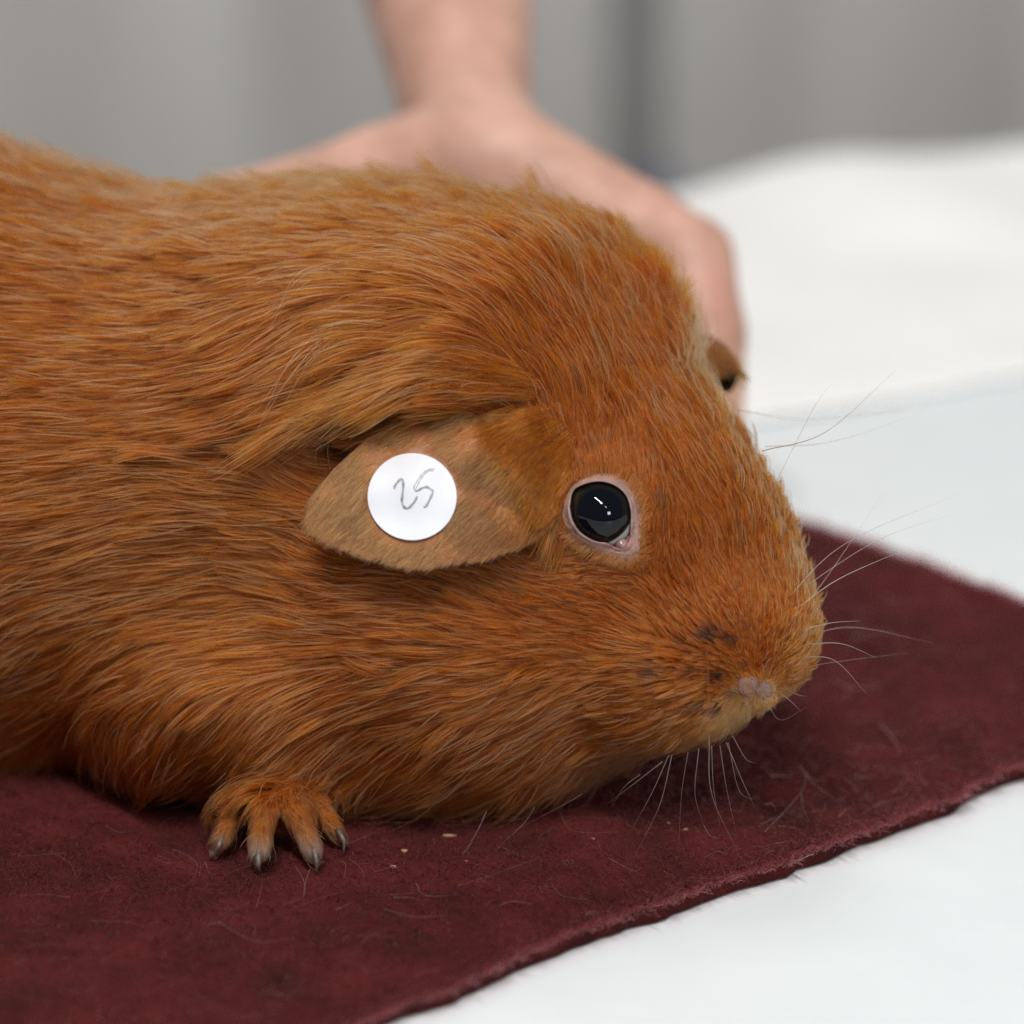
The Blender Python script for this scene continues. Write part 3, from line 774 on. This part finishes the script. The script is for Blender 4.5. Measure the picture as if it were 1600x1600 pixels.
# ---- eye ----
ER = .060; ECEN = EYE + np.array([0, .010, 0])
nu, nv_ = 200, 140; vv = []; cc = []
for j in range(nv_ + 1):
    th = math.pi * j / nv_
    for i in range(nu):
        ph = 2 * math.pi * i / nu
        d = np.array([math.sin(th) * math.cos(ph), -math.cos(th), math.sin(th) * math.sin(ph)])
        bulge = 1 + .05 * math.exp(-(th / .55) ** 2)
        vv.append(ECEN + d * ER * bulge)
        x_, z_ = d[0], d[2]
        c = np.array([.0016, .0022, .0052]) if th < .62 else np.array([.006, .0052, .0045])
        c = c if th < 1.02 else np.array([.012, .010, .009])
        k = np.clip((math.hypot(x_ + .17, z_ - .17) - 1.035) / .04, 0, 1) * (x_ > .2) * (z_ < .35)      # pale crescent at the inner corner
        c = c * (1 - k) + np.array([.38, .38, .36]) * k
        cc.append(c)
ff = [(j * nu + i, j * nu + (i + 1) % nu, (j + 1) * nu + (i + 1) % nu, (j + 1) * nu + i) for j in range(nv_) for i in range(nu)]
eye = mesh_obj('eye', to_world(np.array(vv)) - PL, ff, M_eye, pig, colors=np.array(cc))
# lids: a soft ring of bare skin around the eyeball
INN = [(891, 792), (896, 768), (913, 757), (937, 753), (960, 759), (978, 775), (985, 800), (984, 826), (981, 846), (968, 856), (950, 848), (930, 845), (908, 832), (895, 812)]
OUTL = [(870, 800), (878, 774), (901, 751), (934, 739), (970, 745), (993, 771), (1003, 805), (1002, 846), (997, 876), (970, 872), (938, 866), (906, 851), (883, 832), (872, 817)]
nl = 96; inn = spline(INN + [INN[0]], nl + 1)[:-1]; out = spline(OUTL + [OUTL[0]], nl + 1)[:-1]
rings = 12; vv = []; cc = []; r = np.random.default_rng(4)
wo = surf_w(out[:, 0], out[:, 1]) + .001
dxy = (inn - np.array([937, 799])) / 1000
wi = ECEN[1] - np.sqrt(np.clip(ER ** 2 * 1.0 - (dxy ** 2).sum(1), .0004, 1)) - .003
k_i = lambda k: max(k, 0)
sw = np.stack([surf_w(*(inn * (1 - q / rings) + out * (q / rings)).T) for q in range(rings + 1)])
sw = np.minimum(sw, np.minimum(np.roll(sw, 1, 1), np.roll(sw, -1, 1))); sw[1:] = np.minimum(sw[1:], sw[:-1] + .004)
WL = np.array([[min(wi[i] * (1 - q / rings) + wo[i] * q / rings, sw[q, i] - .006) for i in range(nl)] for q in range(rings + 1)])
WL = np.vstack([wi[None] - .001, WL[1:]])
def over_ball(A_):
    for q in range(1, rings + 1):
        p = inn * (1 - q / rings) + out * (q / rings); r2 = (((p - np.array([937, 799])) / 1000) ** 2).sum(1)
        A_[q] = np.minimum(A_[q], np.where(r2 < .0635 ** 2, ECEN[1] - np.sqrt(np.clip(.0635 ** 2 - r2, 0, 1)) - .001, 9))
    return A_
WL = over_ball(WL)
for _ in range(4):
    pad = np.vstack([WL[:1], WL, WL[-1:]]); WL2 = (pad[:-2] + 2 * WL + pad[2:]) / 4; WL2 = (np.roll(WL2, 1, 1) + 2 * WL2 + np.roll(WL2, -1, 1)) / 4
    WL2[0] = WL[0]; WL = WL2
WL = over_ball(WL); WL[-1] += .008
for k in range(-2, rings + 1):
    t_ = max(k, 0) / rings
    for i in range(nl):
        p = inn[i] * (1 - t_) + out[i] * t_
        ridge = .005 * math.exp(-((t_ - .16) / .13) ** 2) + .002 * math.exp(-((t_ - .55) / .12) ** 2)
        w_ = WL[0, i] + .012 * (-k) if k < 0 else WL[k, i] - ridge
        vv.append(V(p[0], p[1], w_))
        c = np.array([.35, .225, .20])
        if t_ < .08: c = np.array([.10, .055, .05])
        if t_ > .35: c = c * (1 - (t_ - .35)) + np.array([.33, .16, .10]) * (t_ - .35)
        if 50 < i < 70 and t_ < .35: c = c * np.array([1.0, .75, .75])
        cc.append(c)
vv = np.array(vv); vv[nl * 2:, 1] += vnoise(vv[nl * 2:], 70, 71) * .0022 + vnoise(vv[nl * 2:], 160, 72) * .0012
R_ = rings + 3
ff = [(k * nl + i, (k + 1) * nl + i, (k + 1) * nl + (i + 1) % nl, k * nl + (i + 1) % nl) for k in range(R_ - 1) for i in range(nl)]
mesh_obj('eyelid', to_world(vv) - PL, ff, M_lid, pig, colors=np.array(cc))
# fine short hairs growing over the outer half of the lids
r = np.random.default_rng(44); m_ = int(1700 * QUICK); qi = r.integers(0, nl, m_); tq = 1.10 - .55 * r.random(m_) ** 2.2; fi = r.random(m_)
ia, ib = inn[qi] * (1 - fi[:, None]) + inn[(qi + 1) % nl] * fi[:, None], out[qi] * (1 - fi[:, None]) + out[(qi + 1) % nl] * fi[:, None]
hp = ia * (1 - tq[:, None]) + ib * tq[:, None]; kq = np.clip(np.round(tq * rings).astype(int), 0, rings)
hw = WL[kq, qi] - .002; s_ = (D + hw) / D
hr = np.stack([(hp[:, 0] - 800) / 1000 * s_, hw, (800 - hp[:, 1]) / 1000 * s_], -1)
def lid_field(px, py):
    a_, _, _ = comb(px, py); o_ = np.arctan2(-(py - 799), px - 937)
    return np.angle(np.exp(1j * a_) * .8 + np.exp(1j * o_) * .9), np.full(len(px), .024), np.full(len(px), 16.)
l_pts, l_len, l_fly = grow(hr, np.tile(np.array([0., -1., 0.]), (m_, 1)), hp[:, 0], hp[:, 1], 105, K=6, field=lid_field, push=False, sink=.003)
lt = np.array([.34, .10, .018]) * (1 + .3 * r.normal(size=(m_, 1)).clip(-1.6, 1.8)); lt = np.where(tq[:, None] < .75, lt * .6 + np.array([.12, .07, .045]), lt)
tag(hair_obj('lid_hairs', to_world(l_pts) - PL, np.full((m_, 1), .00055) * np.array([1, 1, .95, .85, .6, .2]), lt, M_fur, pig), kind='stuff')
# tear corner
def blob(name, cen_, rad_, m, parent, seed, amp=.12, nu=20, nv_=12, off=None):
    r = np.random.default_rng(seed); vs = [];
    for j in range(nv_ + 1):
        th = math.pi * j / nv_
        for i in range(nu):
            ph = 2 * math.pi * i / nu
            vs.append([math.sin(th) * math.cos(ph), -math.cos(th), math.sin(th) * math.sin(ph)])
    vs = np.array(vs); vs = vs * (1 + amp * vnoise(vs, 1.6, seed))[:, None] * np.array(rad_) + np.array(cen_)
    fs = [(j * nu + i, j * nu + (i + 1) % nu, (j + 1) * nu + (i + 1) % nu, (j + 1) * nu + i) for j in range(nv_) for i in range(nu)]
    return mesh_obj(name, to_world(vs) - (PL if off is None else off), fs, m, parent)
wc = float(surf_w(np.array([968.]), np.array([858.]))[0])
blob('tear_duct', V(971, 850, wi[50] - .000), (.010, .010, .0085), M_wet, pig, 81)

# ---- nose and mouth ----
wn = surf_w(np.array([1172., 1192., 1182., 1190.]), np.array([1072., 1080., 1090., 1104.]))
nose = blob('nose', V(1170, 1073, wn[0] + .0025), (.0175, .0048, .0165), M_skin, pig, 82, .18)
def paint(o, c):
    me = o.data; ca = me.color_attributes.new('pigment_shade', 'FLOAT_COLOR', 'POINT'); a = np.ones((len(me.vertices), 4), np.float32); a[:, :3] = c; ca.data.foreach_set('color', a.ravel())
paint(nose, (.155, .075, .058))
n2_ = blob('nostril', V(1193, 1081, wn[1] + .0025), (.0145, .0048, .0145), M_skin, nose, 83, .18); paint(n2_, (.14, .078, .063))
o3 = overlay([(1148, 1052), (1180, 1050), (1212, 1066), (1214, 1088), (1186, 1106), (1160, 1098), (1146, 1076)], int(420 * QUICK), lambda px, py: np.degrees(np.arctan2(-(py - 1079), px - 1181)) , .020, 20, 311, (1.4, 2.0, 4.0), .0005, K=7, every=6, amt=.3, gap=.004)
tag(hair_obj('nose_hairs', to_world(o3[0]) - PL, o3[1], np.clip(o3[2], .004, .9), M_fur, pig), kind='stuff')
mo = blob('mouth', V(1191, 1104, wn[3] - .012), (.0065, .004, .0024), M_skin, pig, 85, .1); paint(mo, (.25, .12, .05))

# ---- claws ----
CL = [((348, 1306, .016), (341, 1324, .004), (334, 1339, .010), .0082), ((405, 1326, -.034), (404, 1346, -.048), (404, 1363, -.040), .0095),
      ((490, 1326, -.024), (495, 1346, -.036), (494, 1364, -.028), .0095), ((528, 1298, .043), (537, 1313, .032), (537, 1334, .036), .008)]
for a, b_, c, rr in CL:
    path = spline([V(*a), V(*b_), V(*c)], 9); vs = []
    for i, p in enumerate(path):
        tdir = path[min(i + 1, 8)] - path[max(i - 1, 0)]; tdir /= np.linalg.norm(tdir)
        s1 = np.cross(tdir, [0, 1, 0]); s1 /= np.linalg.norm(s1); s2 = np.cross(tdir, s1)
        q = rr * .84 * (1 - (i / 8) ** 1.6 * .88)
        for k in range(10):
            an = 2 * math.pi * k / 10; vs.append(p + s1 * math.cos(an) * q * .8 + s2 * math.sin(an) * q)
    vs = np.array(vs)
    zz = H0 + vs[:, 2] * CP - vs[:, 1] * SP; lw = np.clip(zt + .002 - zz, 0, None); vs[:, 2] += lw * CP; vs[:, 1] -= lw * SP
    fs = [(i * 10 + k, i * 10 + (k + 1) % 10, (i + 1) * 10 + (k + 1) % 10, (i + 1) * 10 + k) for i in range(8) for k in range(10)] + [tuple(range(9, -1, -1)), tuple(range(80, 90))]
    mesh_obj('claw', to_world(vs) - PL, fs, M_claw, pig)

# ---- whiskers: (root, middle, tip) pixels with depth, radius ----
WH = [  # pale and dark, none alike
 [(1190, 705, .03), (1290, 675, .0), (1400, 578, -.05), 1.3], [(1195, 698, .1), (1300, 690, .1), (1440, 645, .1), .8],
 [(1150, 640, .2), (1260, 655, .25), (1420, 640, .3), .9], [(1190, 800, .05), (1270, 640, .05), (1300, 600, .05), .6],
 [(1225, 940, .0), (1320, 850, -.05), (1500, 770, -.12), 1.2], [(1230, 935, .05), (1370, 845, .05), (1500, 800, .05), .9],
 [(1240, 955, .0), (1310, 905, -.02), (1410, 860, -.04), 1.9], [(1240, 970, .05), (1300, 890, .05), (1380, 770, .05), 1.0],
 [(1245, 985, .0), (1300, 973, -.01), (1345, 970, -.02), 1.6], [(1240, 1000, .1), (1330, 980, .1), (1460, 1005, .1), 1.2],
 [(1235, 1010, .02), (1310, 1005, .0), (1370, 1028, -.02), 1.6], [(1230, 1030, .02), (1300, 1030, .0), (1356, 1086, -.02), 1.5],
 [(1225, 1050, .0), (1300, 1035, .05), (1420, 1020, .08), .8], [(1220, 1070, .02), (1245, 1085, .02), (1262, 1088, .02), 1.4],
 [(1215, 1080, .0), (1235, 1095, .0), (1252, 1112, .0), 1.5], [(1200, 1100, .0), (1220, 1125, .0), (1260, 1105, .0), .8],
 [(1145, 1150, .0), (1165, 1185, .0), (1182, 1193, .0), 1.2], [(1135, 1160, -.03), (1160, 1220, -.03), (1180, 1262, -.03), 1.3], [(1138, 1160, .0), (1155, 1235, .0), (1182, 1250, .02), 1.0],
 [(1125, 1165, -.02), (1135, 1230, -.02), (1150, 1300, -.02), 1.1], [(1112, 1165, -.02), (1115, 1230, -.03), (1125, 1290, -.03), 1.0],
 [(1108, 1150, -.04), (1112, 1240, -.04), (1152, 1330, -.05), 1.3], [(1092, 1170, -.02), (1086, 1240, -.03), (1100, 1290, -.03), 1.3], [(1100, 1290, -.03), (1110, 1306, -.04), (1125, 1310, -.04), .8],
 [(1075, 1175, -.02), (1065, 1240, -.03), (1060, 1330, -.04), 1.1], [(1050, 1180, -.02), (1030, 1260, -.03), (990, 1340, -.04), 1.2], [(1045, 1180, -.03), (1018, 1240, -.04), (985, 1300, -.05), 1.1],
 [(1035, 1190, -.02), (990, 1225, -.03), (950, 1255, -.03), 1.5], [(1000, 1210, -.02), (975, 1230, -.03), (955, 1262, -.03), 1.0], [(910, 1240, -.02), (885, 1255, -.03), (800, 1300, -.04), .9],
 [(835, 1262, -.03), (815, 1290, -.05), (760, 1340, -.06), 1.1], [(760, 1268, -.03), (745, 1300, -.05), (722, 1336, -.06), 1.7],
 [(1104, 1010, -.06), (1108, 1090, -.085), (1108, 1180, -.085), 1.1], [(1131, 1085, -.05), (1137, 1120, -.07), (1143, 1145, -.07), 1.2], [(1010, 1125, -.075), (975, 1120, -.10), (935, 1095, -.11), 1.3],
 [(1055, 1060, -.06), (1052, 1110, -.09), (1038, 1160, -.09), .8],
]
wp, wr, wt_ = [], [], []
for a, b_, c, rr in WH:
    p = spline([V(*a), V(*b_), V(*c)], 12); wp.append(p); wr.append(np.linspace(1, .12, 12) * rr * .00060)
    dk = (c[0] < 1160 and c[1] < 1190 and c[1] > 1000) or (c[1] < 700); wt_.append((.10, .04, .02) if dk else (.55, .42, .37))
tag(hair_obj('whiskers', to_world(np.array(wp)) - PL, np.array(wr), np.array(wt_), M_whisk, pig), kind='stuff')

# long loose guard hairs over the neck and shoulder
r = np.random.default_rng(77); gp, gr_, gt = [], [], []
for a, b_, c in [((560, 470), (470, 560), (408, 640)), ((590, 480), (480, 560), (400, 660)), ((575, 500), (490, 560), (440, 620)), ((560, 400), (470, 430), (425, 500)), ((700, 540), (560, 600), (500, 660)),
                 ((560, 640), (510, 690), (505, 720))]:
    w3 = surf_w(np.array([a[0], b_[0], c[0]], float), np.array([a[1], b_[1], c[1]], float))
    for q in range(3):
        j = r.normal(0, 5, (3, 2)); p = spline([V(a[0] + j[0, 0], a[1] + j[0, 1], w3[0] - .02), V(b_[0] + j[1, 0], b_[1] + j[1, 1], w3[1] - .055), V(c[0] + 2 * j[2, 0], c[1] + 2 * j[2, 1], w3[2] - .07)], 12)
        gp.append(p); gr_.append(np.linspace(1, .15, 12) * .0008); gt.append((.80, .55, .38))
tag(hair_obj('guard_hairs', to_world(np.array(gp)) - PL, np.array(gr_), np.array(gt), M_whisk, pig), kind='stuff')

# ================= sticker on the ear =================
SC = (644, 776)
sp = V(*SC, float(ear_w(SC[0], SC[1])) - .007); SPW = to_world(sp)
st = empty('round_sticker', tuple(map(float, SPW))); tag(st, 'round white paper sticker with the handwritten number 25 on the near ear', 'sticker')
def on_ear(px, py, up): return V(px, py, float(ear_w(px, py)) - up)
nr_, ns = 10, 96; vv = []
for side, up in ((0, .0072), (1, .0056)):
    for k in range(nr_ + 1):
        for i in range(ns):
            an = 2 * math.pi * i / ns; rr = 69.5 * k / nr_
            vv.append(on_ear(SC[0] + rr * math.cos(an), SC[1] + rr * .978 * math.sin(an), up))
R1 = (nr_ + 1) * ns; ff = []
for side in (0, 1):
    for k in range(nr_):
        for i in range(ns):
            a = side * R1 + k * ns + i; b_ = side * R1 + k * ns + (i + 1) % ns; q = (a, b_, b_ + ns, a + ns); ff.append(q if side == 0 else q[::-1])
ff += [(nr_ * ns + i, nr_ * ns + (i + 1) % ns, R1 + nr_ * ns + (i + 1) % ns, R1 + nr_ * ns + i) for i in range(ns)]
mesh_obj('paper_disc', to_world(np.array(vv)) - SPW, ff, M_paper, st, smooth=False)
def pen(strokes, widths, name):
    vs, fs = [], []
    for pts_, wd in zip(strokes, widths):
        p = spline([(560 + x * 170 / 1600, 690 + y * 170 / 1600) for x, y in pts_], 46); o0 = len(vs)
        for i in range(46):
            t_ = p[min(i + 1, 45)] - p[max(i - 1, 0)]; t_ /= np.linalg.norm(t_) + 1e-9; nn = np.array([-t_[1], t_[0]])
            hw = wd * (.85 + .2 * math.sin(i * .9) ) * .5 * (1 if 1 < i < 44 else .55)
            for sgn in (-1, 1):
                q = p[i] + nn * sgn * hw; vs.append(on_ear(q[0], q[1], .0076))
        fs += [(o0 + 2 * i, o0 + 2 * i + 1, o0 + 2 * i + 3, o0 + 2 * i + 2) for i in range(45)]
    return mesh_obj(name, to_world(np.array(vs)) - SPW, fs, M_ink, st, smooth=False)
pen([[(522, 700), (545, 640), (600, 570), (645, 555), (660, 640), (650, 760), (640, 880), (665, 955), (710, 985), (760, 960), (830, 880), (868, 800)]], [4.2], 'digit_two')
pen([[(1130, 405), (1060, 405), (985, 435), (920, 500), (860, 590), (815, 670), (825, 720)], [(1105, 432), (1050, 428), (985, 465), (930, 530), (880, 620), (850, 680), (838, 700)],
     [(835, 715), (860, 728), (930, 690), (1000, 668), (1060, 700), (1095, 735), (1065, 820), (1020, 910), (990, 960), (955, 960)]], [1.5, 1.5, 4.0], 'digit_five')

# ================= the hand behind =================
FN = [  # chains of joints: (px, py, depth, radius)
 [(775, 240, 1.42, .105), (1000, 358, 1.30, .085), (1080, 405, 1.24, .080), (1108, 520, 1.18, .068), (1115, 700, 1.08, .058)],
 [(765, 240, 1.50, .105), (960, 350, 1.45, .085), (1040, 430, 1.42, .078), (1050, 600, 1.32, .068), (1030, 760, 1.20, .058)],
 [(745, 235, 1.58, .105), (900, 350, 1.56, .085), (960, 470, 1.50, .075), (960, 640, 1.38, .065), (940, 780, 1.26, .055)],
 [(725, 230, 1.64, .10), (830, 360, 1.64, .08), (860, 490, 1.56, .068), (850, 640, 1.44, .058), (830, 740, 1.34, .05)],
 [(700, 235, 1.40, .10), (590, 262, 1.30, .078), (460, 296, 1.20, .060), (345, 312, 1.12, .046)]]
def hand_sdf(P):
    P = np.asarray(P, np.float32)
    d = cone(P, [-.32, 3.19, 2.36], V(733, 200, 1.52), .37, .122)
    d = smin(d, ell(P, V(800, 300, 1.42), (.17, .10, .13), 30), .10)
    for ch in FN:
        f_ = None
        for a, b_ in zip(ch[:-1], ch[1:]):
            c = cone(P, V(*a[:3]), V(*b_[:3]), a[3], b_[3]); f_ = c if f_ is None else smin(f_, c, .02)
        d = smin(d, f_, .035)
    return d
hv, ho = grid_sdf(hand_sdf, (-.85, .85, -.25), (.75, 3.7, 2.85), .024)
hvt, hq = surface_nets(hv, ho, .024)
hx, hy = to_px(hvt)
hand = empty('person', tuple(map(float, to_world(V(735, 170, 1.52))))); tag(hand, "bare hand and forearm reaching down to hold the guinea pig from behind", 'person')
hc = np.tile(np.array([.58, .345, .262]), (len(hvt), 1))
k = np.clip(1.1 - np.hypot((hx - 1115) / 60, (hy - 470) / 90), 0, 1)[:, None] * .5; hc = hc * (1 - k) + np.array([.48, .22, .155]) * k
k = np.clip(.5 + .6 * vnoise(hvt, 3, 91), 0, 1)[:, None] * .35; hc = hc * (1 - k) + np.array([.50, .255, .185]) * k
mesh_obj('hand', to_world(hvt) - np.array(hand.location), hq, M_hand, hand, colors=hc)

# ================= loose hairs and crumbs on the mat =================
LH = [ [(165, 1290), (185, 1300), (205, 1299)], [(270, 1326), (305, 1345), (303, 1370), (280, 1392)], [(320, 1345), (325, 1360), (332, 1375)], [(462, 1355), (474, 1375), (474, 1400), (440, 1415)],
 [(484, 1358), (476, 1385), (474, 1416)], [(545, 1318), (575, 1305), (605, 1292)], [(545, 1340), (565, 1358), (570, 1380)], [(585, 1362), (605, 1356), (612, 1355)], [(615, 1402), (640, 1402), (655, 1406)],
 [(722, 1336), (735, 1320), (745, 1300)], [(715, 1384), (765, 1368), (833, 1344)], [(400, 1418), (408, 1390), (410, 1365)], [(530, 1345), (540, 1350), (538, 1372)], [(525, 1422), (545, 1412), (555, 1408)],
 [(870, 1248), (882, 1285), (905, 1300), (965, 1300)], [(955, 1235), (965, 1275), (1000, 1300)], [(1248, 1195), (1272, 1225), (1312, 1253)], [(1205, 1213), (1220, 1212), (1238, 1215)], [(1195, 1300), (1250, 1240), (1262, 1205)],
 [(1252, 1240), (1255, 1262), (1265, 1285)], [(1310, 1277), (1318, 1268), (1328, 1260)], [(1375, 1130), (1400, 1160), (1405, 1180)], [(1335, 1210), (1350, 1214), (1370, 1208)], [(1395, 1240), (1405, 1228), (1425, 1215)],
 [(1195, 1257), (1205, 1255), (1212, 1262)], [(650, 1380), (662, 1398), (700, 1400)], [(950, 1340), (990, 1360), (1010, 1350)], [(1100, 1340), (1120, 1330), (1135, 1335)], [(860, 1380), (880, 1400), (920, 1405)],
 [(1330, 1000), (1380, 985), (1420, 1015)], [(1380, 930), (1420, 940), (1460, 935)], [(240, 1340), (262, 1348), (285, 1345)], [(600, 1420), (650, 1432), (700, 1430)], [(80, 1330), (110, 1350), (120, 1380)], [(340, 1440), (400, 1470), (460, 1465)],
 [(1300, 1060), (1330, 1075), (1380, 1070)], [(1090, 1395), (1105, 1380), (1120, 1384)], [(780, 1415), (800, 1408), (830, 1412)]]
lint = empty('loose_hairs', (0, 0, zt))
tag(lint, 'pale loose hairs and fine lint scattered over the maroon mat', 'hair', kind='stuff')
r = np.random.default_rng(13); P_, R_l, T_ = [], [], []
for q in LH:
    w3 = [on_table(x, y, zt + .008 + .006 * r.random()) for x, y in q]
    P_.append(spline(w3, 12)); R_l.append(np.linspace(1, .3, 12) * r.uniform(.0004, .0007)); T_.append(np.array([.80, .62, .58]) * r.uniform(.65, 1.1))
for _ in range(260):
    x, y = r.uniform(0, 1600), r.uniform(1180, 1600)
    if r.random() < .35: x, y = r.uniform(1250, 1600), r.uniform(850, 1300)
    p = on_table(x, y, zt); rel = p[:2] - corner; ab = np.linalg.solve(np.array([f1, f2]).T, rel)
    if min(ab) < .02: continue
    an = r.uniform(0, 6.28); ln = r.uniform(.02, .12); pp = [p + [0, 0, .006]]
    for s in range(3):
        an += r.normal(0, .5); pp.append(pp[-1] + np.array([math.cos(an), math.sin(an), 0]) * ln / 3 + [0, 0, r.normal(0, .002)])
    P_.append(spline(pp, 12)); R_l.append(np.linspace(1, .3, 12) * r.uniform(.00025, .00045)); T_.append(np.array([.60, .30, .28]) * r.uniform(.3, 1.0))
o = hair_obj('strands', np.array(P_) - np.array([0, 0, zt]), np.array(R_l), np.array(T_), M_lint, lint); o['kind'] = 'stuff'
CR = [(702, 1306, 9, 'pale brown wood shaving lying on the mat below the throat'), (927, 1311, 5, 'tan crumb on the mat, largest of those below the chin'), (1045, 1286, 3, 'tiny pale crumb, left of the pair below the chin'), (1071, 1296, 4, 'pale crumb, right of the pair below the chin'),
      (632, 1330, 5, 'pale speck on the mat to the right of the paw'), (728, 1347, 5, 'pink grey flake on the mat near the front edge of the picture'), (614, 1355, 5, 'small pink grey flake right of the claws')]
for i, (x, y, s, lab) in enumerate(CR):
    p = on_table(x, y, zt + .004); lp = to_local(p)
    o = blob('crumb' if i else 'wood_shaving', lp, (s / 1000 * (1.0 if i else 1.3), .003, s / 1000 * (.6 if i else .35)), M_crumb, None, 200 + i, .5, 14, 8, off=p)
    o.location = tuple(map(float, p)); o.rotation_euler = (0, 0, 0); tag(o, lab, 'crumb' if i else 'wood shaving', 'crumbs scattered on the mat' if i else None)
